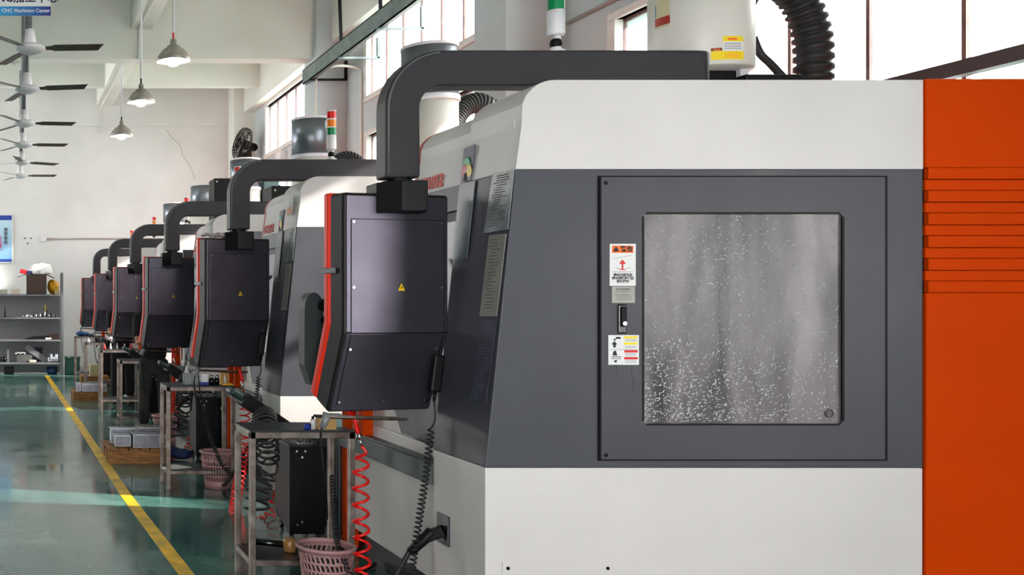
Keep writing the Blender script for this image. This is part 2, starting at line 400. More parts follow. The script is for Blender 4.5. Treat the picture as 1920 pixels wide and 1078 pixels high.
cd = thing('wall_conduit', P(85, 449, YF), 'long pipe running level across the far wall from a white switch box', 'pipe')
MB().tube([P(88, 447.5, YF-.02), P(300, 447.5, YF-.02), P(430, 447.5, YF-.02)], .022, 8).build('pipe', mat('pipe_tan', (170, 160, 152), .5), cd)
MB().box(P(76, 0, YF).x, P(86, 0, YF).x, YF-.06, YF, P(0, 453, YF).z, P(0, 444, YF).z).build('switch_box', FANW, cd, bevel=.01)
for a, b in (((47, 446.5), 'left'), ((58, 446.5), 'right'), ((52, 456), 'lower')):
    tag(MB().cyl(P(a[0], a[1], YF-.012), P(a[0], a[1], YF), .022, 8).build('wall_plug', INKG), '%s one of three dark plug holes in the far wall beside the poster' % b, 'wall plug', 'plug holes in the far wall')
# pipes at left under the beams
cp = thing('fan_power_pipe', (0.13, 16.6, 0), 'pale pipe under the cross beam with an elbow down beside the fan rods', 'pipe')
cp.location = (0.2, 16.6, 5.66); ORG[cp.name] = Vector(cp.location)
MB().tube(spline([P(-60, 116, 16.6), P(0, 116, 16.6), P(30, 115, 16.6), P(40, 119, 16.6), P(41, 132, 16.6)], 6), .035, 8).build('pipe', CON, cp)
MB().cyl(P(24, 115.5, 16.6), P(29, 115.5, 16.6), .05, 12).cyl(P(41, 125, 16.6), P(41, 130, 16.6), .055, 12).build('coupling', FANW, cp)
MB().cyl(P(41, 130, 16.6), P(41, 262, 16.6), .02, 12).build('drop_rod', GALV, cp)
cp2 = tag(MB().tube([P(-60, 162, 21.1), P(0, 162, 21.1), P(33, 162, 21.1), P(39, 166, 21.1)], .035, 8).build('conduit', CON), 'pale pipe under the farther cross beam, behind the fan rods', 'pipe')

# ------------------------------------------------------------------ pendant lamps
def lamp(px, py, d, label, rod_top):
    c = P(px, py, d); c.z = 4.43 if d < 17 else 4.47
    t = thing('pendant_lamp', c, label, 'lamp', 'dome pendant lamps')
    z = c.z
    prof = [(.0, .27), (.035, .27), (.04, .2), (.075, .19), (.085, .165), (.12, .15), (.165, .1), (.195, .045), (.212, .0), (.206, .0), (.188, .045), (.155, .095), (.1, .14), (.0, .145)]
    MB().lathe([(r, zz) for r, zz in prof], c, 32).build('lamp_shade', LAMPM, t)
    MB().cyl(c+Vector((0, 0, .27)), c+Vector((0, 0, .36)), .012, 8).build('cable', REDH if d < 12 else BLACK, t)
    MB().cyl(c+Vector((0, 0, .35)), (c.x, c.y, rod_top), .016, 10).build('rod', FANW, t)
    MB().ball(c+Vector((0, 0, .01)), .085, (1, 1, .8), 16).build('bulb', BULB, t)
lamp(325, 113, 11.7, 'nearest and highest of the three lit dome lamps', 7.0)
lamp(264.5, 195, 14.1, 'lit dome lamp hanging middle of the row of three', 7.0)
lamp(228, 257, 17.2, 'farthest and lowest of the three lit dome lamps', 7.0)
# the conduits on the beam soffit
conduit([(2.2, 13.5, 6.21), (2.2, 16.66, 6.21), (2.2, 16.66, 5.7)], .02, 'white conduit along the beam soffit above the middle lamp')
conduit([(2.2, 17.05, 6.21), (2.2, 20.6, 6.21), (2.2, 20.62, 6.21), (2.15, YF-.05, 6.19), (2.15, YF-.05, 5.55)], .02, 'white conduit on the beam soffit beyond the cross beam')

# ------------------------------------------------------------------ ceiling fans
def fan(d, rot, label):
    c = Vector((.19, d, 4.0)); t = thing('ceiling_fan', c, label, 'ceiling fan', 'ceiling fans in a row')
    MB().lathe([(0, -.035), (.07, -.035), (.1, -.02), (.15, 0), (.155, .02), (.14, .03), (.12, .045), (.06, .06), (0, .06)], c, 32).build('motor', FANW, t)
    MB().lathe([(0, .05), (.05, .05), (.06, .07), (.045, .2), (0, .2)], c, 20).build('canopy', FANW, t)
    MB().cyl(c+Vector((0, 0, .18)), (c.x, c.y, 7.0), .022, 12).build('rod', GALV, t)
    for k in range(3):
        a = math.radians(rot+120*k); u = Vector((math.cos(a), math.sin(a), 0)); v = Vector((-math.sin(a), math.cos(a), 0))
        mb = MB()
        def q(s, tt, z): return c+u*s+v*tt+Vector((0, 0, z))
        mb.prism([q(.13, -.03, .015), q(.13, .03, .007), q(.24, .05, .002), q(.24, -.05, .02)], (0, 0, .006))
        mb.prism([q(.23, -.065, .024), q(.23, .065, .0), q(.66, .07, -.004), q(.72, -.06, .02)], (0, 0, .005))
        mb.build('blade', FANB, t)
for d, r, lab in ((9.5, -6, 'nearest ceiling fan, with one blade raised beside its rod'), (11.3, -12, 'second nearest ceiling fan in the row'), (13.46, 2, 'third nearest ceiling fan in the row'),
                  (15.3, 0, 'fourth nearest ceiling fan, just below the third'), (17.2, 22, 'fifth nearest ceiling fan, second from the lowest'), (19.05, -4, 'farthest and lowest ceiling fan in the row')):
    fan(d, r, lab)

# ------------------------------------------------------------------ hanging sign
sy = 9.2
sg = thing('hanging_sign', P(44, 30, sy), 'white and blue hanging sign reading CNC Machining Center', 'sign')
x0, x1 = P(-6, 0, sy).x, P(95, 0, sy).x; zb, zm, zt = P(0, 29.5, sy).z, P(0, 12.5, sy).z, P(0, -44, sy).z
MB().box(x0, x1, sy-.005, sy+.015, zb, zt).build('sign_board', WPAPER, sg)
MB().box(x0, x1, sy-.008, sy-.004, zb, zm).build('blue_band', grad('sign_blue', (40, 160, 220), (24, 20, 130), 0, x0-ORG[sg.name].x, x1-ORG[sg.name].x), sg)
MB().text('CNC Machining Center', facing_cam(P(48.5, 0, sy).x, sy-.0085, (zb+zm)/2+.002), .0475, .0008, bold=.0009).build('lettering', WPAPER, sg)
MB().text('CNC加工中心', facing_cam(P(44, 0, sy).x, sy-.006, P(0, -3, sy).z), .108, .0008, bold=.0022).build('lettering', mat('ink_navy', (18, 16, 70), .6), sg)
for x in (x0+.05, x1-.05): MB().cyl((x, sy+.005, zt-.01), (x, sy+.005, 7.0), .004, 6).build('hanging_wire', STEEL, sg)

# ------------------------------------------------------------------ poster on far wall
ps = thing('wall_poster', P(0, 493, YF), 'blue and white framed poster with vertical characters on the far wall', 'poster')
yp = YF
px1 = P(22, 0, yp).x; px0 = P(-50, 0, yp).x; za, zb = P(0, 491, yp).z, P(0, 404, yp).z
MB().box(px0-.03, px1+.03, yp-.03, yp-.0, za-.03, zb+.03).build('poster_frame', FRAMEW, ps, bevel=.006)
MB().box(px0, px1, yp-.034, yp-.02, za, zb).build('print', grad('poster_blue', (190, 220, 232), (110, 160, 205), 2, zb-ORG[ps.name].z, za-ORG[ps.name].z), ps)
MB().box(px0, px1, yp-.037, yp-.03, P(0, 413, yp).z, zb).build('top_band', mat('poster_navy', (14, 60, 150), .4), ps)
MB().box(px0, px1, yp-.037, yp-.03, za, P(0, 486, yp).z).build('bottom_band', MATS['poster_navy'], ps)
mb = MB()
for i, ch in enumerate('居安思危'): mb.text(ch, facing_cam(P(11, 0, yp).x, yp-.036, P(0, 431.5+7.9*i, yp).z), .1, .001, bold=.002)
mb.build('lettering', INK, ps)
mb = MB()
for i, ch in enumerate('安全第一'): mb.text(ch, facing_cam(P(0, 0, yp).x, yp-.036, P(0, 447+7.5*i, yp).z), .095, .001, bold=.002)
mb.build('lettering', mat('ink_magenta', (190, 20, 90), .6), ps)

# ------------------------------------------------------------------ the CNC machine
D0, PITCH = 4.184, 3.2
def prof(z):                    # front face of the shell as seen from the side
    if z <= .817: return 2.046
    return 2.046+(z-.817)*.1017
def profile(dx=0, dz=0):        # upper outline from the belt top to the roof, with the rounded corner
    c = [(2.177+dx, 2.105), (2.203+dx, 2.30)]
    for k in range(1, 11):
        a = math.radians(172-8.2*k*1.0)
        c.append((2.345+dx+.145*math.cos(a), 2.344-dz+.145*math.sin(a)))
    c[-1] = (2.345+dx, 2.489-dz)
    return c
def papers_on_front(quad, off=.004, th=.003):    # photo quad on the sloping front pillar -> 3D corners
    out = []
    for x, y in quad:
        z = 1.5
        for _ in range(30):
            X = prof(z)-off; d = X*F/(x-20); z = H+(567-y)*d/F
        out.append(Vector((X, d, z)))
    return out

def machine():
    t = thing('machining_center', (2.9, D0, 0), 'nearest white, grey and orange CNC machine, its side door window facing the camera', 'machine', 'CNC machines in a row')
    Y0, Y1, Y2, Y3 = D0, 4.70, 5.29, 6.02
    XR = 3.933
    # lower white shell
    mb = MB().box(2.046, XR, Y0, Y1, .1, .817).box(2.10, XR, Y1-.01, Y3, .15, .817)
    mb.build('lower_cover', WHITE, t, bevel=.006)
    MB().box(2.14, XR, Y0+.04, Y3, .0, .16).build('plinth', BLACK, t)
    # top cover
    pr = profile(); poly = pr+[(XR, 2.489), (XR, 2.105)]
    tc = MB().xz(poly, Y0, Y1-.05).build('top_cover', WHITE, t)
    for f in tc.data.polygons: f.use_smooth = False
    pr2 = profile(.03, .03); poly2 = pr2+[(XR, 2.459), (XR, 2.105)]
    MB().xz(poly2, Y1-.06, Y2).build('door_top_cover', WHITE, t)
    # belt: front pillar, strips round the side opening, rear part
    dx0, dx1, dz0, dz1 = 2.717, 3.575, 1.006, 1.914
    b = MB()
    b.xz([(2.046, .817), (2.177, 2.105), (2.72, 2.105), (2.72, .817)], Y0, Y1)
    b.box(3.57, XR, Y0, Y1, .817, 2.105).box(2.71, 3.58, Y0, Y0+.06, .817, dz0+.005).box(2.71, 3.58, Y0, Y0+.06, dz1-.005, 2.105)
    b.build('belt_cover', GREY, t, bevel=.004)
    MB().box(2.2, XR, Y3-.06, Y3, .817, 2.2).build('rear_panel', GREY, t)
    MB().box(2.55, XR, Y2-.03, Y3, .817, 2.2).box(2.4, XR, Y0+.1, Y3, .78, .82).build('rear_cover', WHITE, t, bevel=.01)
    # sliding front door, recessed
    q = [(Y1-.01, .833), (5.18, .833), (5.38, 1.02), (5.38, 1.98), (Y1-.01, 1.98)]
    def slab(poly, o0, o1): return [[(prof(z)+o, y, z) for y, z in poly] for o in (o0, o1)]
    def slab_build(poly, o0, o1, mb=None):
        mb = mb or MB(); A, B = slab(poly, o0, o1); a = [mb.bm.verts.new(p) for p in A]; c = [mb.bm.verts.new(p) for p in B]; n = len(a)
        fs = [mb.bm.faces.new(a), mb.bm.faces.new(c[::-1])]
        for i in range(n): fs.append(mb.bm.faces.new((a[i], c[i], c[(i+1) % n], a[(i+1) % n])))
        bmesh.ops.recalc_face_normals(mb.bm, faces=fs); return mb
    fd = slab_build(q, .035, .075).build('front_door', GREY, t, bevel=.004)
    slab_build([(Y1+.02, 1.12), (5.3, 1.12), (5.3, 1.93), (Y1+.02, 1.93)], .03, .036).build('front_window', mat('pale_pane', (196, 192, 206), .2), fd)  # pale lavender colour stands in for the reflection on the glazing
    slab_build([(Y1-.01, 1.98), (Y2, 1.98), (Y2, 2.106), (Y1-.01, 2.106)], .02, .08).build('header_strip', TEALG, t, bevel=.004)
    MB().tube([(prof(1.25)+.0, Y1+.12, 1.2), (prof(1.25)-.02, Y1+.12, 1.25), (prof(1.7)-.02, Y1+.12, 1.7), (prof(1.7)+.02, Y1+.12, 1.75)], .012, 8).build('handle', BLACKG, fd)
    MB().box(2.12, 2.2, 5.1, Y3, .75, 1.35).build('skirt_panel', WHITE, t, bevel=.005)
    MB().box(2.03, 2.13, Y1, Y3, .647, .75).box(2.045, 2.13, Y1, Y3, .747, .757).build('coolant_ledge', TEALG, t, bevel=.004)
    # far orange corner post and stub
    MB().box(2.06, 2.14, 5.96, 6.04, .02, 1.3).build('corner_post', ORANGE, t, bevel=.006)
    MB().box(2.04, 2.1, 5.62, 5.7, .757, 1.3).build('corner_post', ORANGE, t, bevel=.006)
    # red trim edging the far end of the top cover
    tr = [(x-.003, y) for x, y in pr2]
    for i in range(1): 
        inner = [(x+.022, z-.012) for x, z in tr][::-1]
        MB().xz(tr+inner, Y2, Y2+.035).build('red_trim', mat('trim_red', (170, 30, 34), .4), t)
    # model lettering on the upper front
    n = Vector((-1, 0, .1)).normalized(); ux = Vector((0, -1, 0)); uz = ux.cross(n)*-1
    uz = n.cross(ux)
    M = Matrix(((ux.x, uz.x, n.x, prof(2.13)+.027), (ux.y, uz.y, n.y, 5.11), (ux.z, uz.z, n.z, 2.155), (0, 0, 0, 1)))
    MB().text('VC1052', M, .092, .002, bold=.003).build('lettering', mat('letter_red', (190, 44, 34), .5), t)
    # side door: ring with the window hole
    o = (2.538, 3.756, .856, 2.068)
    MB().box(o[0]-.007, o[1]+.007, Y0-.003, Y0+.0, o[2]-.007, o[3]+.007).build('door_seal', BLACK, t) if False else None
    s = MB()
    for a in ((o[0]-.008, o[0], o[2]-.008, o[3]+.008), (o[1], o[1]+.021, o[2]-.008, o[3]+.008), (o[0], o[1], o[2]-.008, o[2]), (o[0], o[1], o[3], o[3]+.008)):
        s.box(a[0], a[1], Y0-.0035, Y0+.001, a[2], a[3])
    s.build('door_seal', BLACK, t)
    m = MB(); r = .02
    def rr(x0, x1, z0, z1, r, n=5):
        return arc(x1-r, z1-r, r, 0, 90, n)+arc(x0+r, z1-r, r, 90, 180, n)+arc(x0+r, z0+r, r, 180, 270, n)+arc(x1-r, z0+r, r, 270, 360, n)
    inn = rr(dx0, dx1, dz0, dz1, r); cx, cz = (dx0+dx1)/2, (dz0+dz1)/2
    out = []
    for x, z in inn:     # outer loop: push each inner point onto the outer rectangle
        ox = o[1] if x > cx else o[0]; oz = o[3] if z > cz else o[2]; out.append((ox, oz))
    n5 = 6
    def ring(pts, y): return [m.bm.verts.new((x, y, z)) for x, z in pts]
    yA, yB = Y0-.014, Y0+.0
    I0, I1 = ring(inn, yA), ring(inn, Y0+.02)
    C0 = [m.bm.verts.new((x, yA, z)) for x, z in ((o[1], o[3]), (o[0], o[3]), (o[0], o[2]), (o[1], o[2]))]
    C1 = [m.bm.verts.new((x, yB, z)) for x, z in ((o[1], o[3]), (o[0], o[3]), (o[0], o[2]), (o[1], o[2]))]
    N = len(inn)
    for k in range(4):
        seg = I0[k*n5:(k+1)*n5]
        m.bm.faces.new([C0[k]]+seg[::-1]) if False else None
        for i in range(n5-1): m.bm.faces.new((C0[k], seg[i+1], seg[i]))
        m.bm.faces.new((C0[k], C0[(k+1) % 4], I0[((k+1)*n5) % N], seg[-1]))
        m.bm.faces.new((C0[k], C1[k], C1[(k+1) % 4], C0[(k+1) % 4]))
    for i in range(N): m.bm.faces.new((I0[i], I0[(i+1) % N], I1[(i+1) % N], I1[i]))
    bmesh.ops.recalc_face_normals(m.bm, faces=m.bm.faces[:])
    door = m.build('side_door', DOORG, t)
    # black gasket round the pane
    gk = MB(); 
    for a in ((dx0-.004, dx0+.004, dz0+.015, dz1-.015), (dx1-.004, dx1+.006, dz0+.015, dz1-.015), (dx0+.015, dx1-.015, dz0-.004, dz0+.003), (dx0+.015, dx1-.015, dz1-.004, dz1+.004)):
        gk.box(a[0], a[1], Y0-.0155, Y0-.01, a[2], a[3])
    gk.build('gasket', BLACK, door)
    MB().box(dx0-.01, dx1+.01, Y0-.004, Y0+.006, dz0-.01, dz1+.01).build('door_glass', DGLASS, door)
    # metal chips stuck behind the glass, thicker towards the bottom left
    ch = bmesh.new(); rnd = random.Random(3)
    def chip(x, z, L, an, wd):
        dx, dz = math.cos(an)*L/2, math.sin(an)*L/2; nx, nz = -math.sin(an)*wd/2, math.cos(an)*wd/2; y = Y0-.0052
        vs = [ch.verts.new(p) for p in ((x-dx-nx, y, z-dz-nz), (x+dx-nx, y-.001, z+dz-nz), (x+dx+nx, y, z+dz+nz), (x-dx+nx, y-.0015, z-dz+nz))]; ch.faces.new(vs)
    c = 0
    while c < 2000:
        u, v = rnd.random(), rnd.random()
        dens = .10+.9*max(0, 1-v*1.55)**1.3*max(.12, 1-u*.85)+.28*math.exp(-((u-.28)/.22)**2-((v-.8)/.22)**2)
        if rnd.random() > dens: continue
        chip(dx0+.012+u*(dx1-dx0-.024), dz0+.012+v*(dz1-dz0-.024), rnd.uniform(.003, .012), rnd.uniform(-.9, .9)+(.6 if v < .4 else 0), rnd.uniform(.0018, .0036)); c += 1
    mm = MB(); mm.bm.free(); mm.bm = ch
    chips = mm.build('metal_chips', mat('chip_silver', (205, 205, 210), .4, metal=.3), door); chips['kind'] = 'stuff'; chips['label'] = 'silver metal chips stuck to the door glass'
    # round maker's mark on the pane
    mk = MB(); cc = Vector((3.523, Y0-.006, 1.053))
    mk.tube([cc+Vector((.017*math.cos(a*.3142), 0, .017*math.sin(a*.3142))) for a in range(21)], .0016, 4)
    for dz in (-.007, 0, .007): mk.box(cc.x-.012, cc.x+.012, cc.y-.001, cc.y, cc.z+dz-.0015, cc.z+dz+.0015)
    mk.build('glass_mark', INK, door)
    # door bolts, recessed latch
    for z in (.874, 2.043): MB().cyl((2.557, Y0-.0165, z), (2.557, Y0-.01, z), .0085, 14).build('bolt', BLACK, door)
    lt = MB().box(2.607, 2.645, Y0-.022, Y0-.01, 1.396, 1.522).build('latch', BLACKG, door, bevel=.006)
    MB().box(2.616, 2.637, Y0-.03, Y0-.02, 1.425, 1.513).build('latch_lever', BLACK, lt, bevel=.006)
    MB().cyl((2.626, Y0-.036, 1.44), (2.626, Y0-.028, 1.44), .0085, 14).build('lock_button', CHROME, lt)
    # stickers
    yd = Y0-.0145
    def sx(px): return (px-20)/435.0
    def sz(py): return H+(567-py)/435.0
    def st(name, x0, y0, x1, y1, m, par, lay=0, th=.001): return MB().box(sx(x0), sx(x1), yd-.0008-lay*.0007-th, yd, sz(y1), sz(y0)).build(name, m, par)
    def tx(body, x, y, size, m, par, lay=2, bold=0): return MB().text(body, facing_cam(sx(x), yd-.0012-lay*.0007-.0006, sz(y)), size, .0003, bold=bold).build('lettering', m, par)
    s1 = st('warning_sticker', 1139, 457.5, 1187.5, 536, WPAPER, door); s1['label'] = 'white warning sticker with an orange heading and red arrow'
    st('orange_heading', 1143, 461, 1183, 474.5, mat('sticker_orange', (240, 110, 30), .5), s1, 1)
    tx('▲ 警告', 1163, 468, .026, INK, s1, 3, .0008)
    rb = mat('sticker_red', (214, 24, 30), .5)
    MB().xz([(sx(1156), sz(495)), (sx(1162.5), sz(487)), (sx(1169), sz(495))], yd-.0035, yd-.001).box(sx(1161.2), sx(1163.8), yd-.0035, yd-.001, sz(505), sz(494)).box(sx(1156.5), sx(1168.5), yd-.0035, yd-.001, sz(506.5), sz(505)).build('arrow', rb, s1)
    mb = MB(); mb.box(sx(1143), sx(1183), yd-.003, yd-.001, sz(510.3), sz(509.7))
    mb.obox((sx(1147), yd-.002, sz(485)), (sx(1180), yd-.002, sz(479)), .001, .001).box(sx(1150), sx(1157), yd-.003, yd-.001, sz(503.5), sz(503)).box(sx(1169), sx(1178), yd-.003, yd-.001, sz(503.5), sz(503)).build('rule', INK, s1)
    for i, w_ in enumerate(('请勿过度开启', '请关闭防护门后', '再行操作')): tx(w_, 1163, 516+6*i, .0135, INK, s1, 2, .0004)
    s2 = st('notice_sticker', 1143, 537, 1186, 568, PAPER, door)
    tx('WARNING', 1164, 542.5, .013, INKG, s2); mb = MB()
    for y in (547, 553, 557, 561): mb.box(sx(1147+random.uniform(0, 8)), sx(1182-random.uniform(0, 8)), yd-.0025, yd-.001, sz(y+.5), sz(y-.4))
    mb.build('text_lines', INKG, s2)
    s3 = st('safety_sticker', 1136.5, 628, 1193.5, 683.5, WPAPER, door); s3['label'] = 'white safety sticker with black pictograms and yellow and red bars'
    yl = mat('sticker_yellow', (244, 214, 20), .5)
    for a, b in ((630, 634.5), (641.5, 646)): st('yellow_bar', 1165, a, 1190.5, b, yl, s3, 1)
    for a, b in ((656, 660.5), (669, 673.5)): st('red_bar', 1166, a, 1191, b, rb, s3, 1)
    pk = MB(); F0 = yd-.003
    def pg(pts): pk.xz([(sx(a), sz(b)) for a, b in pts], F0, yd-.001)
    pg([(1147.5, 639.5), (1142, 645.5), (1145.5, 645.5), (1145.5, 651), (1150, 651), (1150, 645.5), (1153, 645.5)]); pg([(1150, 631.5), (1159, 631.5), (1159, 635), (1150, 635)]); pg([(1146, 636), (1149, 634.5), (1150, 637.5), (1147, 638.5)])
    pg([(1144, 666), (1146, 658), (1150, 657), (1153, 666)]); pg([(1142, 668), (1160, 668), (1160, 669.3), (1142, 669.3)]); pg([(1142, 671.5), (1160, 671.5), (1160, 672.5), (1142, 672.5)]); pg([(1147, 675), (1153, 675), (1151, 679), (1148, 679)])
    pk.box(sx(1138), sx(1192), F0+.001, yd-.001, sz(655.5), sz(655)); pk.build('pictogram', INK, s3)
    mb = MB()
    for y in (636.5, 638.7, 649, 651.5, 663, 665.5, 676, 679): mb.box(sx(1167), sx(1188), F0+.0005, yd-.001, sz(y+.4), sz(y-.3))
    mb.build('text_lines', INKG, s3)
    # oil drips under the sticker
    MB().xz([(sx(1151), sz(684)), (sx(1156), sz(684)), (sx(1156.5), sz(700)), (sx(1154), sz(706)), (sx(1152.5), sz(700))], yd-.0006, yd).xz([(sx(1180), sz(684)), (sx(1187), sz(684)), (sx(1188), sz(700)), (sx(1187), sz(722)), (sx(1185.5), sz(740)), (sx(1183.5), sz(722)), (sx(1181), sz(706))], yd-.0006, yd).build('oil_stain', mat('oil_stain', (50, 50, 56), .3), door)
    # hatch plate low on the side
    ht = MB().box(sx(941), sx(1149), Y0-.004, Y0+.001, .15, sz(1053)).build('hatch_plate', WHITE, t, bevel=.0015)
    for x in (951.5, 1138.5): MB().cyl((sx(x), Y0-.0065, sz(1065)), (sx(x), Y0-.003, sz(1065)), .0075, 14).build('bolt', BLACK, ht)
    # inside of the enclosure, glimpsed through the streaked pane
    MB().box(2.6, 3.7, 5.95, 5.99, .86, 2.05).box(2.6, 3.7, Y0+.08, 5.95, .86, .9).build('inner_lining', mat('lining_grey', (150, 150, 154), .5), t)
    MB().box(3.15, 3.42, 5.0, 5.4, 1.35, 2.1).cyl((3.28, 5.2, 1.35), (3.28, 5.2, 1.18), .07, 20, .045).build('spindle_head', mat('spindle_pale', (196, 196, 200), .4), t, bevel=.01)
    MB().box(3.0, 3.5, 4.7, 5.5, .9, 1.1).build('work_table', mat('table_buff', (190, 160, 130), .5), t, bevel=.01)
    MB().box(2.78, 2.9, 4.75, 5.0, 1.1, 1.5).build('tool_block', mat('tool_brown', (120, 60, 60), .5), t, bevel=.02)
    # orange rear cabinet with its band of ribs
    XO, XE = 3.936, 4.95
    oc = MB().box(XO, XE, Y0-.012, Y3, .03, H+(567-549)/435).box(XO, XE, Y0-.012, Y3, H+(567-315)/435, 2.492).box(XO+.02, XE-.02, Y0+.01, Y3, 1.5, 2.15)
    oc = oc.build('rear_cabinet', ORANGE, t, bevel=.005)
    ys = [315, 337, 357.5, 379.5, 399.5, 422, 442, 464.5, 484.5, 507, 527, 549]
    rb_ = MB()
    for i, (a, b) in enumerate(zip(ys[:-1], ys[1:])):
        off = -.016 if i % 2 == 0 else -.008; x_ = XO+.006 if i % 2 == 0 else XO
        rb_.box(x_, XE-.004, Y0+off, Y3-.01, H+(567-b)/435+.0012, H+(567-a)/435-.0012)
    rb_.build('louvre_ribs', ORANGE, oc, bevel=.003)
    MB().box(XR-.002, XO+.004, Y0+.004, Y3-.02, .1, 2.48).build('joint_gap', BLACK, t)
    # power socket and heavy cable on the front
    sk = MB().box(2.035, 2.047, 4.52, 4.64, .39, .53).build('socket_plate', STEELD, t, bevel=.002)
    MB().obox((2.035, 4.56, .46), (1.97, 4.6, .42), .06, .05).cyl((1.99, 4.58, .45), (1.9, 4.62, .34), .028, 12, .022).build('plug', BLACK, sk, bevel=.006)
    MB().tube(spline([(1.9, 4.62, .35), (1.85, 4.63, .25), (1.79, 4.66, .12), (1.74, 4.75, .03), (1.82, 5.2, .02), (2.1, 5.6, .02)], 8), .013, 8).build('cable', RUBBER, sk)
    return t
M1 = machine()

# ------------------------------------------------------------------ control pendant with its overhead arm
TH = math.radians(14); U = Vector((math.cos(TH), math.sin(TH), 0)); V = Vector((-math.sin(TH), math.cos(TH), 0)); PO = Vector((1.545, 4.5, 0)); WP = .566
def pp(u, v, z): return PO+U*u*.928+V*v*1.15+Vector((0, 0, z))
def pendant(arm_top, label):
    t = thing('control_pendant', (1.82, 4.57, arm_top), label, 'control panel', 'control pendants on swing arms')
    # arm: flat tube bent down at the aisle end
    zt, zb = arm_top, arm_top-.165
    xl, xr = 1.742, 1.902
    out = [(xl, 2.11)]+[(xl, zt-.27)]+[p for p in arc(xl+.27, zt-.27, .27, 180, 90, 12)][1:]+[(3.21, zt), (3.21, zb)]
    inn = [p for p in arc(xr+.1, zb-.1, .1, 90, 180, 8)]+[(xr, 2.11)]
    arm = MB().xz(out+inn, 4.505, 4.635).cyl((3.21, 4.57, zb+.001), (3.21, 4.57, zt-.001), .0645, 32).build('swing_arm', ARM, t, bevel=.012, seg=3)
    tr = [(xl+.012, 2.13), (xl+.012, zt-.27)]+[p for p in arc(xl+.27, zt-.27, .258, 180, 95, 12)][1:]
    MB().tube([(x, 4.503, z) for x, z in tr], .003, 5).build('seam', GALV, arm)
    MB().cyl((3.21, 4.57, zb+.01), (3.21, 4.57, 2.46), .06, 24).build('pivot', BLACK, t)
    MB().cyl((1.822, 4.57, 2.13), (1.822, 4.57, 2.07), .06, 24).cyl((1.822, 4.57, 2.10), (1.822, 4.57, 2.085), .072, 24).build('swivel', BLACKG, t)
    a = math.radians(22); c = Vector((1.824, 4.555, 0)); oct_ = []
    for k in range(8):
        r = .115; an = a+math.radians(45*k); oct_.append(c+Vector((r*math.cos(an), r*math.sin(an), 1.948)))
    q = [(-.115, -.02), (-.03, -.115), (.085, -.115), (.115, -.02), (.115, .115), (-.115, .115)]
    MB().prism([c+Vector((x, y, 1.948)) for x, y in q], (0, 0, .142)).build('swivel_housing', PENDB, t, bevel=.006)
    # housing body: side outline swept across the width
    T = .105; T2 = .145
    body = [(0, 2.042), (0, 1.387), (.12, 1.0), (.215, 1.06), (T, 1.43), (T, 2.045)]
    hs = MB().prism([pp(0, v, z) for v, z in body], U*(WP)).build('housing', PENDB, t, bevel=.018, seg=4)
    bz = [(T-.003, 2.052), (T-.003, 1.43), (.205, 1.062), (.25, 1.085), (T2, 1.44), (T2, 2.052)]
    MB().prism([pp(-.006, v, z) for v, z in bz], U*(WP+.012)).build('bezel', REDOR, t, bevel=.014, seg=3)
    MB().prism([pp(.03, T2, 1.46), pp(.58, T2, 1.46), pp(.58, T2, 2.01), pp(.03, T2, 2.01)], V*.006).build('control_face', PEND, t)
    MB().prism([pp(.1, T2+.004, 1.66), pp(.51, T2+.004, 1.66), pp(.51, T2+.004, 1.96), pp(.1, T2+.004, 1.96)], V*.004).build('screen', BLACKG, t)
    # back cover in two folds with a fine gap line
    e = .0025
    cv = MB().prism([pp(.0145, -e, 1.392), pp(.595, -e, 1.392), pp(.595, -e, 2.028), pp(.0145, -e, 2.028)], V*(e+.004))
    s_ = Vector((0, 0, 1.0))-Vector((0, 0, 1.387)); 
    bk = cv.build('back_cover', PEND, t, bevel=.002)
    kn = lambda f: (.12*f, 1.387-.387*f)      # along the lower fold
    vA, zA = kn(.01); vB, zB = kn(.97)
    MB().prism([pp(.0145, vA-e, zA), pp(.595, vA-e, zA), pp(.595, vB-e, zB), pp(.0145, vB-e, zB)], V*(.006)).build('lower_back_cover', PEND, t, bevel=.002)
    MB().prism([pp(.04, -e-.002, 1.388), pp(.575, -e-.002, 1.388), pp(.575, -e-.002, 1.918), pp(.04, -e-.002, 1.918)], V*.003).build('service_plate', PEND, bk, bevel=.0012)
    g = MB()
    for a_, b_ in (((.039, 1.389), (.039, 1.919)), ((.039, 1.919), (.576, 1.919)), ((.576, 1.919), (.576, 1.389))):
        g.obox(pp(a_[0], -e-.0012, a_[1]), pp(b_[0], -e-.0012, b_[1]), .0028, .0025)
    for uu in (.039, .576):
        v0, z0 = kn(.02); v1, z1 = kn(.9); g.obox(pp(uu, v0-e-.0012, z0), pp(uu, v1-e-.0012, z1), .0025, .0025)
    g.build('plate_gap', BLACK, bk)
    scr = [(.052, -e-.004, 1.905), (.31, -e-.004, 1.905), (.562, -e-.004, 1.905), (.052, -e-.004, 1.6), (.562, -e-.004, 1.6)]
    for f, us in ((.2, (.052, .555)), (.86, (.052, .31, .555))):
        v0, z0 = kn(f); scr += [(uu, v0-e-.003, z0) for uu in us]
    for uu, v0, z0 in scr: MB().cyl(pp(uu, v0, z0), pp(uu, v0+.004, z0), .0062, 10).build('screw', CHROME, bk)
    ws = MB().prism([pp(.305, -e-.0032, 1.585), pp(.345, -e-.0032, 1.585), pp(.325, -e-.0032, 1.62)], V*.002).build('voltage_sticker', mat('hazard_yellow', (246, 206, 10), .5), bk)
    MB().prism([pp(.327, -e-.0042, 1.608), pp(.32, -e-.0042, 1.599), pp(.324, -e-.0042, 1.599), pp(.321, -e-.0042, 1.589), pp(.33, -e-.0042, 1.602), pp(.326, -e-.0042, 1.602)], V*.001).build('bolt_symbol', INK, ws)
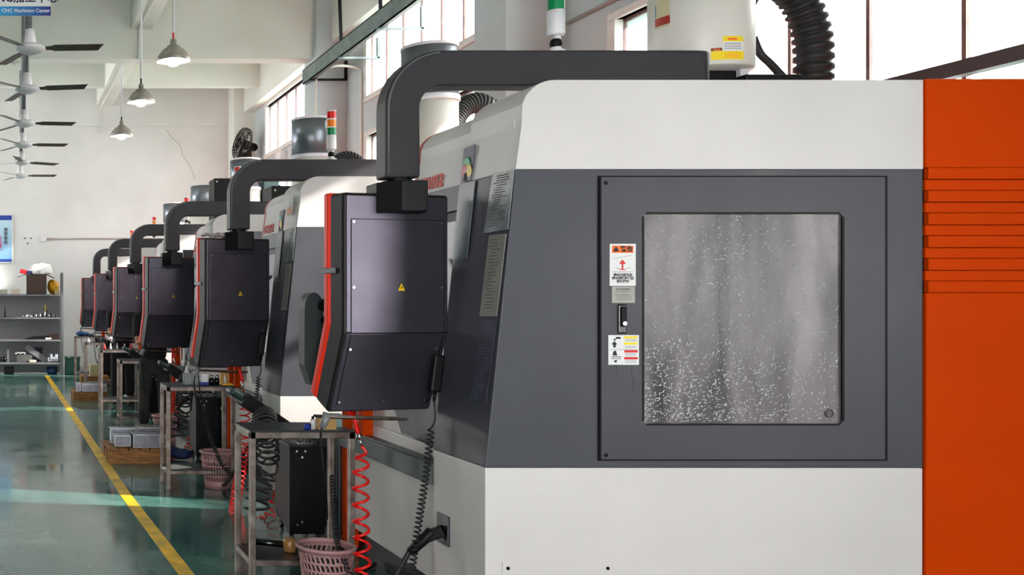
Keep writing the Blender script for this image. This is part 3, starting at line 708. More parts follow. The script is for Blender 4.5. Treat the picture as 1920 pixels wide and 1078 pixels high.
    # catch on the left side
    MB().prism([pp(-.014, .06, 1.668), pp(-.014, .15, 1.668), pp(-.014, .15, 1.694), pp(-.014, .06, 1.694)], U*.02).build('side_catch', GALV, t, bevel=.004)
    # tray rail, strain relief and cable under the housing
    MB().obox(pp(-.02, .17, .98), pp(.48, .17, .955), .07, .012).build('bottom_tray', BLACK, t)
    MB().obox(pp(-.0, .112, .988), pp(.47, .112, .962), .006, .012).build('tray_edge', STEEL, t)
    MB().cyl(pp(.01, .13, 1.0), pp(-.02, .13, .93), .022, 16, .015).build('cable_gland', GALV, t)
    MB().tube(spline([pp(-.02, .13, .94), pp(-.03, .13, .88), pp(.0, .14, .7), pp(.06, .2, .5), pp(.09, .25, .45)], 8), .006, 8).build('signal_cable', BLACK, t)
    return t
PD1 = pendant(2.703, 'nearest and largest control pendant, seen from behind, with a red orange edge')
# round-ended arm rest hung on the operator side of the first pendant
bl = [(0, 1.3), (.0, 1.62)]
ho = MB(); c0 = P(582, 560, 4.86); y0 = 4.80
ho.xz([(c0.x-.048, 1.22), (c0.x-.012, 1.12), (c0.x+.045, 1.14), (c0.x+.045, 1.50)]+[(c0.x+.047*math.cos(math.radians(a)), 1.5+.08*math.sin(math.radians(a))) for a in range(0, 181, 20)], y0, y0+.1)
hb = ho.build('operator_grip', mat('grip_teal_black', (24, 34, 37), .5, spec=.3), PD1, bevel=.015, seg=3)
MB().cyl((c0.x+.03, y0+.05, 1.42), pp(.1, T2 if False else .14, 1.5), .018, 10).cyl((c0.x+.03, y0+.05, 1.5), pp(.1, .14, 1.56), .03, 14).build('grip_mount', BLACK, PD1)
PD2 = pendant(2.668, 'second nearest control pendant, with grey work gloves lying on top')
shifts = [0, 3.2, 6.4, 9.6, 12.8, 16.0]
ORG[PD2.name] = ORG[PD2.name]+Vector((0, 3.2, 0)); PD2.location.y += 3.2
for k, lab in ((2, 'third nearest control pendant, in front of the standing worker'), (3, 'fourth nearest control pendant, its red edge left of the third pendant'), (4, 'fifth nearest control pendant, second from the farthest'), (5, 'farthest and smallest control pendant, next to the end wall')):
    copy_tree(PD2, (0, 3.2*(k-1), 0), lab)
MLAB = ['', 'second nearest CNC machine, with red model lettering on its upper front', 'third nearest CNC machine, its white corner left of the second pendant arm', 'fourth nearest CNC machine in the row', 'fifth nearest CNC machine in the row', 'farthest CNC machine, closest to the end wall']
for k in range(1, 6): copy_tree(M1, (0, 3.2*k, 0), MLAB[k])

# ------------------------------------------------------------------ signal towers on the arms
def tower(arm_z, label):
    x, y = 2.567, 4.57; z = arm_z
    t = thing('signal_tower', (x, y, z), label, 'signal light', 'stack lights on the arms')
    MB().cyl((x, y, z-.001), (x, y, z+.012), .04, 20).cyl((x, y, z+.012), (x, y, z+.03), .022, 16).build('base', FANW, t)
    MB().ball((x, y, z+.045), .028).build('ball_joint', BLACK, t)
    MB().cyl((x+.004, y, z+.045), (x+.004, y, z+.085), .018, 14).build('stem', FANW, t)
    z += .082
    MB().lathe([(0, 0), (.034, 0), (.038, .01), (.038, .118), (0, .118)], (x, y, z), 24).build('lower_case', FANW, t)
    z += .12
    for nm, c in (('green_lens', (0, 130, 76)), ('amber_lens', (246, 130, 10)), ('red_lens', (226, 20, 16))):
        p = [(0, 0)]
        for i in range(8): p += [(.037, i*.0068), (.0345, i*.0068+.0034)]
        p += [(.037, .056), (0, .056)]
        MB().lathe(p, (x, y, z), 24).build(nm, mat(nm, c, .3), t); z += .058
        MB().cyl((x, y, z-.004), (x, y, z+.006), .0378, 24).build('ring', FANW, t); z += .007
    return t
T1 = tower(2.703, 'stack light on the nearest pendant arm, only its green and white parts in frame')
T2_ = tower(2.668, 'red, amber and green stack light standing on the second arm')
T2_.location.y += 3.2; ORG[T2_.name].y += 3.2
for k, lab in ((2, 'stack light on the third arm, its red lens showing above the second arm'), (3, 'stack light on the fourth arm, above the third pendant'), (4, 'stack light on the fifth arm'), (5, 'stack light on the farthest arm')):
    copy_tree(T2_, (0, 3.2*(k-1), 0), lab)

# ------------------------------------------------------------------ oil mist collectors and their hoses
def collector(label):
    x, y = 3.515, 4.95; t = thing('mist_collector', (x, y, 2.489), label, 'filter tank', 'mist collectors on the machine roofs')
    c = (x, y, 0)
    MB().lathe([(0, 2.69), (.217, 2.69), (.226, 2.70), (.226, 3.22), (0, 3.22)], c, 48).build('tank', TANK, t)
    MB().lathe([(0, 3.2), (.236, 3.2), (.239, 3.205), (.239, 3.245), (0, 3.245)], c, 48).build('flange', FANW, t)
    MB().lathe([(0, 3.24), (.222, 3.24), (.222, 3.655), (0, 3.655)], c, 48).build('perforated_drum', PERF, t)
    MB().lathe([(0, 3.65), (.227, 3.65), (.227, 3.672), (.21, 3.68), (0, 3.68)], c, 48).build('drum_lid', FANW, t)
    for a in (40, 140, 220, 320):
        lx, ly = x+.17*math.cos(math.radians(a)), y+.17*math.sin(math.radians(a))
        MB().box(lx-.02, lx+.02, ly-.02, ly+.02, 2.48, 2.7).build('leg', FANW, t)
    MB().box(x-.12, x+.12, y-.1, y+.1, 2.48, 2.69).box(x+.02, x+.3, y-.28, y-.05, 2.488, 2.63).build('motor_block', BLACK, t, bevel=.01)
    return t
C1 = collector('white filter tank with yellow stickers on the nearest machine roof, cut by the frame top')
def on_tank(px0, py0, px1, py1, m, name, par, lay=0):
    x, y, r = 3.515, 4.95, .2268+lay*.0008
    def ang(px):
        lo, hi = math.radians(-179), math.radians(-10)
        best = None
        for i in range(400):
            a = math.radians(-180+i*.45); X = x+r*math.cos(a); Yd = y+r*math.sin(a); q = 20+X*F/Yd
            if best is None or abs(q-px) < best[0]: best = (abs(q-px), a, Yd)
        return best[1], best[2]
    a0, d0_ = ang(px0); a1, d1_ = ang(px1); mb = MB(); n = 8
    z1 = H+(567-py0)*d0_/F; z0 = H+(567-py1)*d0_/F
    A = []
    for i in range(n+1):
        a = a0+(a1-a0)*i/n
        A.append([mb.bm.verts.new((x+rr*math.cos(a), y+rr*math.sin(a), z)) for rr, z in ((r, z0), (r+.001, z0), (r+.001, z1), (r, z1))])
    for p, q in zip(A[:-1], A[1:]):
        for k in range(4): mb.bm.faces.new((p[k], q[k], q[(k+1) % 4], p[(k+1) % 4]))
    mb.bm.faces.new(A[0]); mb.bm.faces.new(A[-1][::-1]); bmesh.ops.recalc_face_normals(mb.bm, faces=mb.bm.faces[:])
    return mb.build(name, m, par)
tk = [c for c in COL.objects if c.parent == C1 and c.name.startswith('tank')][0]
s = on_tank(1219, 4, 1256, 56, mat('sticker_cream', (196, 186, 150), .5), 'maker_sticker', tk)
on_tank(1219, 37, 1256, 52, mat('sticker_maroon', (160, 36, 30), .5), 'red_band', tk, 1)
on_tank(1221, 12, 1230, 34, mat('sticker_blue', (40, 120, 150), .5), 'blue_emblem', tk, 1)
on_tank(1355, 68, 1393, 78, MATS['sticker_yellow'], 'caution_sticker', tk); on_tank(1355, 78, 1393, 96, WPAPER, 'instruction_sticker', tk)
for y_ in (81, 84, 87.5, 91): on_tank(1358, y_, 1390, y_+.9, INKG, 'text_line', tk, 1)
on_tank(1365, 71, 1382, 75, mat('sticker_orange', (240, 110, 30)), 'orange_text', tk, 1)
on_tank(1333, 91, 1354, 96, mat('sticker_darkred', (110, 30, 16), .5), 'danger_band', tk); on_tank(1337, 92.3, 1350, 94.7, MATS['sticker_orange'], 'orange_text', tk, 1)
on_tank(1333, 96.5, 1394, 113, MATS['sticker_yellow'], 'hazard_sticker', tk)
for y_ in (100, 103.5, 107): on_tank(1358, y_, 1388, y_+.8, MATS['sticker_orange'], 'text_line', tk, 1)
C2 = collector('filter tank with grey drum behind the first arm bend, on the second machine'); C2.location.y += 3.2; ORG[C2.name].y += 3.2
for k, lab in ((2, 'grey drum filter left of the red amber green stack light'), (3, 'drum filter in front of the black wall fan'), (4, 'drum filter on the fifth machine, beside the dark control box'), (5, 'smallest drum filter, on the farthest machine')):
    copy_tree(C2, (0, 3.2*(k-1), 0), lab)
def hose(label):
    t = thing('exhaust_hose', (4.25, 5.15, 2.489), label, 'hose', 'ribbed exhaust hoses')
    path = spline([(4.25, 5.15, 2.48), (4.26, 5.15, 2.7), (4.25, 5.15, 2.95), (4.17, 5.15, 3.15), (4.02, 5.13, 3.24), (3.88, 5.1, 3.2), (3.78, 5.05, 3.1), (3.72, 5.0, 3.0)], 24)
    MB().tube(path, lambda i: .088 if (i % 5) < 3 else .073, 20).build('ribbed_tube', RUBBER, t)
    MB().cyl((4.25, 5.15, 2.485), (4.25, 5.15, 2.53), .1, 20).build('clamp', mat('clamp_dark_red', (96, 26, 30), .4), t)
    return t
H1 = hose('thick black ribbed hose arching beside the nearest white tank')
for k, lab in ((1, 'black ribbed hose arching behind the first arm bend'), (2, 'black ribbed hose just right of the red amber green stack light'), (3, 'black ribbed hose on the fourth machine'), (4, 'black ribbed hose on the fifth machine'), (5, 'black ribbed hose on the farthest machine')):
    copy_tree(H1, (0, 3.2*k, 0), lab)
tag(MB().tube(spline([P(1412, 70, 5.2), P(1425, 100, 5.2), P(1445, 120, 5.2), P(1470, 147, 5.2), P(1490, 165, 5.15)], 6), .02, 8).build('black_cable', RUBBER), 'black cable drooping from the nearest white tank to the roof', 'cable')
# cable tray on the side wall
tag(MB().box(5.5, 5.58, 4.62, 9.6, 2.85, 2.935).build('cable_tray', mat('tray_dark', (44, 34, 34), .5, metal=.3)), 'dark metal cable tray crossing the near windows above the orange cabinet', 'cable tray')
for y in (4.9, 7.2, 9.4): tag(MB().box(5.5, XW, y, y+.04, 2.81, 2.85).build('tray_bracket', BLACK), 'dark bracket holding the cable tray to the side wall', 'bracket', 'cable tray brackets')
# roof boxes
def cab(x0, x1, y0, y1, z1, m, label, screws=True):
    t = thing('control_box', ((x0+x1)/2, (y0+y1)/2, 2.46), label, 'electrical box')
    MB().box(x0, x1, y0, y1, 2.459, z1).build('case', m, t, bevel=.008)
    if screws:
        for px, pz in ((x0+.04, z1-.05), (x1-.04, 2.6)): MB().cyl((px, y0-.005, pz), (px, y0+.002, pz), .013, 10).build('screw', CHROME, t)
cab(3.0, 3.24, 14.3, 14.7, 3.36, BLACK, 'tall dark box between the fourth and fifth filter drums')
cab(2.93, 3.17, 10.9, 11.3, 2.84, BLACK, 'small black box under the second arm, left of the third drum')
cab(3.76, 3.98, 14.4, 14.8, 3.34, mat('box_teal', (86, 118, 120), .5), 'teal grey cabinet seen under the second arm', False)

# ------------------------------------------------------------------ papers on the first and second machines
def papers(dy, which):
    specs = {
     'wide': ([(925, 325), (965, 318), (953, 430), (908, 437)], mat('sleeve_grey', (150, 156, 158), .25, var=.25, scale=8), 'large clear paper sleeve at the top of the %s machine pillar', 1),
     'mid': ([(918, 441), (950, 438), (932, 593), (900, 593)], mat('sheet_beige', (150, 148, 142), .7, var=.1, scale=9), 'beige printed sheet below the large sleeve on the %s machine pillar', 1),
     'low': ([(904, 599), (932, 601), (912, 756), (882, 752)], mat('sleeve_purple', (74, 72, 92), .3, var=.35, scale=14), 'dark crumpled paper sleeve lowest on the %s machine pillar', 1),
     'left': ([(863, 345), (892, 338), (876, 484), (848, 487)], mat('sleeve_blue', (112, 124, 134), .25, var=.3, scale=7), 'bluish paper sleeve on the inner edge of the %s machine pillar', 0),
     'poster': ([(871, 279), (892, 270), (884, 337), (865, 344)], mat('poster_navy2', (40, 60, 100), .35, var=.5, scale=18), 'small colourful poster on the upper front of the %s machine', 2)}
    for k in which:
        quad, m, lab, n = specs[k]; c = papers_on_front(quad, .006 if k != 'poster' else .005)
        c = [p+Vector((0, dy, 0)) for p in c]
        t = thing({'wide': 'paper_sleeve', 'mid': 'printed_sheet', 'low': 'paper_sleeve', 'left': 'paper_sleeve', 'poster': 'small_poster'}[k], (sum(c, Vector())/4), lab % ('nearest' if dy < 1 else 'second nearest'), 'paper')
        mb = MB(); mb.prism(c, (-.003, 0, 0)); mb.build('sheet', m, t)
        ln = MB(); rnd = random.Random(len(k)+n)
        def bi(u, v): return c[0].lerp(c[1], u).lerp(c[3].lerp(c[2], u), v)+Vector((-.0045, 0, 0))
        if k in ('mid', 'wide', 'low'):
            for i in range(22):
                v = .06+i*.04; a = rnd.uniform(.12, .3); b = rnd.uniform(.5, .85)
                ln.obox(bi(a, v), bi(b, v), .0015, .0035)
            ln.build('text_lines', INKG, t)
        if k == 'poster':
            for (u, v, r_, cc, nm) in ((.45, .55, .045, (60, 160, 110), 'green_patch'), (.3, .7, .035, (190, 70, 90), 'red_patch'), (.7, .72, .035, (220, 190, 60), 'yellow_patch')):
                MB().ball(bi(u, v), r_, (.06, .9, 1)).build(nm, mat(nm, cc, .4), t)
            MB().obox(bi(.45, .62), bi(.42, .97), .002, .03).build('figure', INK, t)
papers(0, ('wide', 'mid', 'low', 'left', 'poster'))
papers(3.2, ('wide', 'mid', 'low', 'left', 'poster'))
c = [Vector((prof(2.3)-.004+.012, d_, z)) for d_, z in ((4.24, 2.33), (4.3, 2.33), (4.3, 2.2), (4.24, 2.2))]
tag(MB().prism(c, (-.004, 0, 0)).build('torn_label', WPAPER), 'small torn label high on the nearest machine front', 'label')
c = papers_on_front([(536, 392), (551, 388), (548, 417), (533, 420)], 0)
kl = thing('notice_card', (2.19, 7.62, 2.3), 'orange and white notice card on the second machine upper front', 'card')
MB().prism([(2.185, 7.5, 2.36), (2.185, 7.62, 2.36), (2.172, 7.62, 2.21), (2.172, 7.5, 2.21)], (-.006, 0, 0)).build('card', WPAPER, kl)
MB().prism([(2.179, 7.505, 2.27), (2.179, 7.615, 2.27), (2.172, 7.615, 2.215), (2.172, 7.505, 2.215)], (-.009, 0, 0)).build('orange_block', mat('card_orange', (206, 120, 50), .5), kl)
# hanging checklists
for dy, lab in ((0, 'stack of white sheets hanging on the nearest machine door behind the pendant'), (3.2, 'white sheets hanging on the second machine door behind its pendant')):
    X = 2.10
    mb = MB(); mb.prism([(X-.02, 4.72+dy, 1.72), (X-.02, 4.8+dy, 1.70), (X-.05, 4.82+dy, 1.5), (X-.06, 4.74+dy, 1.38)], (.012, 0, 0)).prism([(X-.035, 4.73+dy, 1.71), (X-.035, 4.79+dy, 1.7), (X-.06, 4.8+dy, 1.52)], (.01, 0, 0))
    tag(mb.build('hanging_sheets', WPAPER), lab, 'paper')

# ------------------------------------------------------------------ work tables
def table(y, x0=1.275, x1=1.835, dp=.36, h=.845, label='', dark=STEELD):
    t = thing('work_stand', ((x0+x1)/2, y+dp/2, 0), label, 'table', 'steel work stands')
    MB().box(x0, x1, y, y+dp, h-.006, h+.003).build('tabletop', STEELD, t)
    lw = .032
    MB().box(x0, x1, y, y+lw, h-.04, h-.006).box(x0, x1, y+dp-lw, y+dp, h-.04, h-.006).box(x0, x0+lw, y, y+dp, h-.04, h-.006).box(x1-lw, x1, y, y+dp, h-.04, h-.006).build('top_frame', STEEL, t, bevel=.003)
    for lx in (x0, x1-lw):
        for ly in (y, y+dp-lw): MB().box(lx, lx+lw, ly, ly+lw, 0, h-.04).build('leg', STEEL, t, bevel=.003)
    MB().box(x0+lw, x1-lw, y, y+.03, .125, .155).box(x0+lw, x1-lw, y+dp-.03, y+dp, .125, .155).box(x0, x0+.03, y+lw, y+dp-lw, .125, .155).box(x1-.03, x1, y+lw, y+dp-lw, .125, .155).build('lower_frame', STEEL, t, bevel=.003)
    MB().box(x0+.005, x1-.005, y+.005, y+dp-.005, .155, .159).build('lower_shelf', STEELD, t)
    return t
tl = ['nearest steel work stand, beneath the first pendant', 'second nearest steel stand, with bottles and boxes on top', 'third nearest steel stand, beside the standing worker', 'fourth nearest steel stand, behind the metal blocks on the first pallet', 'fifth nearest steel stand', 'farthest steel stand, by the green bin']
for y, h, x0, lab in zip((5.17, 7.93, 11.72, 13.7, 16.6, 19.1), (.845, .845, .83, .86, .84, .86), (1.275, 1.275, 1.32, 1.27, 1.28, 1.27), tl): table(y, x0, x0+.56, h=h, label=lab)

# ------------------------------------------------------------------ baskets
def basket():
    x, y = 1.60, 4.93; t = thing('waste_basket', (x, y, 0), 'nearest pink plastic basket, beneath the front stand and filled with chips', 'basket', 'pink plastic baskets')
    hgt = .3; r0, r1 = .102, .138; seg = 48; rows = 5; mb = MB(); th = .003
    def R_(z): return r0+(r1-r0)*z/hgt
    # lattice wall: solid bands plus slanted bars with real holes between
    mb.lathe([(0, 0), (R_(0), 0), (R_(.06), .06), (R_(.06)-th, .06), (R_(0)-th, .004), (0, .004)], (x, y, 0), seg)
    zz = [.06+i*.042 for i in range(rows+1)]
    for i, z in enumerate(zz):
        if 0 < i: mb.lathe([(R_(z-.006), z-.006), (R_(z+.006), z+.006), (R_(z)-th, z+.006), (R_(z)-th, z-.006)], (x, y, 0), seg, closed=True)
    top0 = zz[-1]
    mb.lathe([(R_(top0), top0), (R_(hgt), hgt-.012), (R_(hgt)+.012, hgt-.012), (R_(hgt)+.012, hgt), (R_(hgt)-.004, hgt+.003), (R_(hgt)-th-.002, hgt-.01), (R_(top0)-th, top0)], (x, y, 0), seg, closed=True)
    nb_ = 34
    for i in range(rows):
        za, zb_ = zz[i], zz[i+1]
        for k in range(nb_):
            a0 = 2*math.pi*k/nb_; a1 = a0-.1
            pa = Vector((x+(R_(za)-th/2)*math.cos(a0), y+(R_(za)-th/2)*math.sin(a0), za)); pb = Vector((x+(R_(zb_)-th/2)*math.cos(a1), y+(R_(zb_)-th/2)*math.sin(a1), zb_))
            rad = Vector((math.cos(a0), math.sin(a0), 0)); mb.obox(pa, pb, .0085, th, rad)
    mb.build('basket_shell', PINK, t)
    c = MB(); rnd = random.Random(1)
    c.cyl((x, y, .01), (x, y, .2), R_(0)-.01, 20, R_(.2)-.012)
    c.build('bag_fill', mat('dark_fill', (60, 46, 46), .8), t)
    cs = MB()
    for i in range(160):
        a, r_ = rnd.uniform(0, 6.28), (R_(.22)-.02)*math.sqrt(rnd.random()); p = Vector((x+r_*math.cos(a), y+r_*math.sin(a), .205+rnd.uniform(-.004, .02)))
        cs.obox(p, p+Vector((rnd.uniform(-.015, .015), rnd.uniform(-.015, .015), rnd.uniform(.002, .01))), .003, .002)
    o = cs.build('metal_swarf', ALU, t); o['kind'] = 'stuff'
    return t
B1 = basket()
copy_tree(B1, (.115, 3.12, 0), 'pink plastic basket beneath the second pendant, right of the second stand')
copy_tree(B1, (.09, 5.67, 0), 'farthest pink basket, half hidden behind the second stand')

# ------------------------------------------------------------------ chip bins, conveyors, coolant boxes
def binbox():
    t = thing('chip_bin', (1.93, 6.5, 0), 'nearest tall black chip bin, heaped with metal chips', 'bin', 'black chip bins')
    x0, x1, y0, y1 = 1.82, 2.045, 6.33, 6.68
    MB().prism([(x0, y0, .02), (x0, y1, .1), (x0, y1, .6), (x0, y0, .6)], (.004, 0, 0)).prism([(x1-.004, y0, .02), (x1-.004, y1, .1), (x1-.004, y1, .6), (x1-.004, y0, .6)], (.004, 0, 0)).box(x0, x1, y0, y0+.004, .02, .6).box(x0, x1, y1-.004, y1, .1, .6).prism([(x0, y0, .02), (x1, y0, .02), (x1, y1, .1), (x0, y1, .1)], (0, 0, .01)).build('bin_body', BLACK, t)
    MB().box(x0-.008, x1+.008, y0-.008, y0+.006, .59, .606).box(x0-.008, x0+.006, y0, y1, .59, .606).build('rim', BLACKG, t)
    for x, z in ((x0+.045, .56), (x0+.1, .56), (x0+.08, .52), (x0+.05, .08), (x0+.08, .1)): MB().cyl((x, y0-.005, z), (x, y0+.001, z), .007, 10).build('rivet', CHROME, t)
    for x in (x0+.03, x1-.03):
        MB().cyl((x-.012, y0+.06, .024), (x+.012, y0+.06, .024), .024, 14).build('caster', BLACKG, t)
        MB().cyl((x-.012, y1-.05, .024), (x+.012, y1-.05, .024), .024, 14).build('caster', BLACKG, t)
        MB().box(x-.006, x+.006, y1-.06, y1-.04, .03, .1).build('caster_fork', GALV, t)
    cs = MB(); rnd = random.Random(5); cs.box(x0+.006, x1-.006, y0+.006, y1-.006, .5, .58)
    for i in range(300):
        p = Vector((rnd.uniform(x0+.01, x1-.01), rnd.uniform(y0+.01, y1-.01), .58+rnd.uniform(0, .035)))
        cs.obox(p, p+Vector((rnd.uniform(-.02, .02), rnd.uniform(-.02, .02), rnd.uniform(.002, .012))), .005, .003)
    o = cs.build('metal_swarf', mat('swarf', (150, 150, 150), .35, metal=.8), t); o['kind'] = 'stuff'
    return t
def conveyor():
    t = thing('chip_conveyor', (1.9, 6.85, 0), 'nearest black sloping chip conveyor, above the first chip bin', 'conveyor', 'sloping chip conveyors')
    a, b = Vector((1.62, 6.84, .865)), Vector((2.35, 6.84, .36))
    MB().obox(a, b, .26, .09).build('chute', BLACK, t, bevel=.006)
    MB().obox(a+Vector((-.09, 0, .055)), a+Vector((.03, 0, -.02)), .16, .05).build('drive_head', mat('head_teal', (38, 54, 56), .4, metal=.2), t, bevel=.028, seg=4)
    MB().prism([(1.74, 6.8, .72), (1.8, 6.8, .72), (1.72, 6.8, .6)], (0, .02, 0)).build('chute_lip', BLACK, t)
    MB().box(2.2, 2.24, 6.8, 6.84, 0, .42).box(2.2, 2.24, 6.9, 6.94, 0, .42).build('support', BLACK, t)
    return t
def coolant():
    t = thing('coolant_unit', (2.45, 6.35, 0), 'dark grey coolant unit right of the nearest chip bin', 'tank', 'coolant units between the machines')
    MB().box(2.06, 2.8, 6.1, 6.62, .06, .72).build('tank_case', TEALG if False else mat('coolant_dark', (58, 64, 66), .45, var=.2), t, bevel=.008)
    MB().box(2.055, 2.062, 6.13, 6.6, .44, .445).box(2.055, 2.062, 6.13, 6.6, .3, .6).build('access_door', mat('coolant_dark', (58, 64, 66)), t, bevel=.002)
    MB().cyl((2.03, 6.2, .5), (2.06, 6.2, .5), .018, 12).build('knob', CHROME, t)
    MB().box(2.1, 2.16, 6.15, 6.55, 0, .07).box(2.7, 2.76, 6.15, 6.55, 0, .07).build('foot', BLACK, t)
    return t
bb, cv_, cl_ = binbox(), conveyor(), coolant()
names = ['', 'second nearest', 'third nearest', 'fourth nearest', 'fifth nearest']
for k in range(1, 5):
    copy_tree(bb, (0, 3.2*k, 0), names[k]+' tall black chip bin, in the gap after machine number %s in the row' % ['', 'two', 'three', 'four', 'five'][k])
    copy_tree(cv_, (0, 3.2*k, 0), names[k]+' black sloping chip conveyor in the row')
    copy_tree(cl_, (0, 3.2*k, 0), names[k]+' dark coolant unit between the machines')

# ------------------------------------------------------------------ hoses and coiled cables
def red_hose(dy, label, end=0.0):
    t = thing('red_air_hose', (1.67, 4.75+dy, 0), label, 'hose', 'red coiled air hoses')
    o = Vector((0, dy, 0))
    top = P(664, 783, 4.72); f0 = P(672, 812, 4.72); f1 = P(678, 836, 4.72)
    MB().tube([p+o for p in spline([P(655, 770, 4.75), top, P(668, 800, 4.72), f0], 5)], .012, 8).build('hose_lead', REDH, t)
    MB().cyl(f0+o, (f0.lerp(f1, .5))+o, .011, 12).cyl(f0.lerp(f1, .45)+o, f1+o, .0075, 12).cyl(f0.lerp(f1, .2)+o, f0.lerp(f1, .35)+o, .015, 6).build('brass_coupling', CHROME, t)
    path = [P(676, 860, 4.72)+o, P(676, 960, 4.72)+o, P(680, 1078, 4.72)+o, P(682, 1150, 4.72)+o]
    c = coil(path, .036, 9.5, 16, phase=2.0)
    lead = spline([f1+o, P(686, 850, 4.71)+o, c[0]], 6)
    MB().tube(lead[:-1]+c, .0075, 8).build('coil', REDH, t)
    return t
red_hose(0, 'nearest red coiled air hose, hanging right of the front stand')
def red_hose2(dy, label):
    t = thing('red_air_hose', (1.72, 7.95+dy, 0), label, 'hose', 'red coiled air hoses'); o = Vector((0, dy, 0)); d = 7.7
    MB().tube([p+o for p in spline([P(449, 692, d), P(452, 705, d), P(455, 718, d)], 5)], .012, 8).build('hose_lead', REDH, t)
    MB().cyl(P(453, 714, d)+o, P(456, 730, d)+o, .011, 10).build('brass_coupling', CHROME, t)
    path = spline([P(459, 765, d), P(458, 830, d), P(448, 900, d-.3), P(441, 945, d-.5), P(442, 970, d-.7), P(462, 981, d-.8), P(490, 978, d-.8), P(508, 962, d-.8), P(514, 940, d-.8)], 8)
    c = coil([p+o for p in path], .038, 30, 12)
    lead = spline([P(456, 730, d)+o, P(460, 748, d)+o, c[0]], 5)
    tail = spline([c[-1], P(514, 930, d-.8)+o, P(513, 918, d-.8)+o], 4)
    MB().tube(lead[:-1]+c+tail[1:], .0062, 6).build('coil', REDH, t)
    MB().cyl(P(513, 921, d-.8)+o, P(513, 912, d-.8)+o, .009, 8).build('brass_coupling', CHROME, t)
red_hose2(0, 'long red coiled air hose looping near the floor behind the front stand')
red_hose2(3.2, 'red coiled air hose beside the third pendant, behind the second stand')
def mpg(dy, label, short=False):
    t = thing('handwheel_cable', (2.0, 4.63+dy, 0), label, 'cable', 'coiled handwheel cables'); o = Vector((0, dy, 0)); d = 4.60
    MB().obox(P(822, 665, d)+o, P(813, 735, d)+o, .05, .05).build('handwheel_box', BLACK, t, bevel=.01)
    MB().cyl(P(815, 735, d)+o, P(814, 752, d)+o, .009, 10, .006).build('strain_relief', BLACK, t)
    path = [P(808, 805, d)+o, P(800, 880, d)+o, P(788, 960, d)+o, P(776, 1040, d)+o, P(768, 1100, d)+o]
    if short: path = [P(808, 805, d)+o, P(800, 870, d)+o, P(790, 950, d)+o, P(775, 1030, d)+o]
    c = coil(path, .0145, 34, 10)
    lead = spline([P(814, 750, d)+o, P(816, 780, d)+o, P(812, 797, d)+o, c[0]], 6)
    MB().tube(lead[:-1]+c, .0042, 6).build('coil', RUBBER, t)
mpg(0, 'long black coiled cable hanging at the nearest machine front')
mpg(3.2, 'black coiled cable hanging right of the second pendant')
mpg(6.4, 'black coiled cable hanging right of the third pendant')
# cable across the baskets
def drape(pts, r, turns, label, m=RUBBER, R=.011):
    c = coil(spline(pts, 8), R, turns, 9); return tag(MB().tube(c, r, 6).build('coiled_cable', m), label, 'cable')
drape([P(622, 890, 5.45), P(626, 960, 5.2), P(632, 1015, 4.95), P(650, 1060, 4.76), P(666, 1100, 4.74)], .004, 34, 'black coiled cable falling over the nearest pink basket')
drape([P(382, 760, 8.3), P(395, 820, 8.1), P(412, 862, 7.85), P(428, 885, 7.78), P(442, 893, 7.8)], .005, 30, 'black coiled cable falling over the second pink basket', R=.013)
tag(MB().tube(spline([P(372, 704, 7.9), P(375, 735, 7.9), P(380, 752, 8.2), P(382, 760, 8.3)], 6), .004, 6).build('straight_cable', BLACK), 'thin black cable dropping from the second pendant corner', 'cable')
# big black air-duct coil between first and second machine
def duct(pts, R, turns, r, label): return tag(MB().tube(coil(spline(pts, 8), R, turns, 14), r, 6).build('coiled_duct', RUBBER), label, 'hose', 'thick black coiled hoses')
dct = duct([(1.76, 6.72, .74), (1.68, 6.4, .7), P(500, 858, 6.1), P(498, 880, 6.1), P(488, 905, 6.1), P(484, 930, 6.1), P(480, 958, 6.1)], .075, 16, .009, 'thick black coiled hose hanging between front stand and chip bin')
copy_tree(dct, (.05, 3.2, .02), 'thick black coiled hose behind the second stand')
# clutter under the first stand
cb = thing('clamp_bar', (1.5, 5.4, .16), 'dark round bar with a brass coloured end on the lower shelf of the front stand', 'bar')
MB().cyl((1.33, 5.42, .2), (1.52, 5.35, .195), .018, 14).build('bar', BLACKG, cb)
MB().lathe([(0, 0), (.03, 0), (.036, .02), (.036, .055), (.028, .075), (0, .075)], (1.535, 5.34, .16), 20).build('knob', mat('amber_knob', (150, 110, 60), .3), cb)
# items on tables
def cylthing(name, c, prof_, m, label, cat='bottle', cap=None):
    t = thing(name, c, label, cat); MB().lathe(prof_, c, 20).build('body', m, t)
    if cap: MB().lathe(cap[0], c, 16).build('cap', cap[1], t)
zt = .849
tag(MB().box(1.655, 1.745, 5.2, 5.27, zt, zt+.062).build('cardboard_box', mat('card_tan', (196, 160, 104), .8)), 'small tan cardboard box on the nearest stand', 'box')
tag(MB().box(1.75, 1.81, 5.3, 5.36, zt, zt+.07).build('small_box', mat('pale_teal_card', (150, 184, 180), .6)), 'pale teal box on the nearest stand beside the tan one', 'box')
cylthing('glue_bottle', (1.625, 5.22, zt), [(0, 0), (.014, 0), (.014, .05), (.006, .056), (0, .056)], FANW, 'small white bottle left of the tan box on the nearest stand', cap=([(0, .055), (.008, .055), (.006, .07), (0, .07)], BLACK))
cylthing('blue_cap_bottle', (1.59, 5.2, zt), [(0, 0), (.018, 0), (.018, .03), (0, .03)], mat('blue_plastic', (26, 50, 150), .4), 'short blue bottle on the nearest stand', 'bottle')
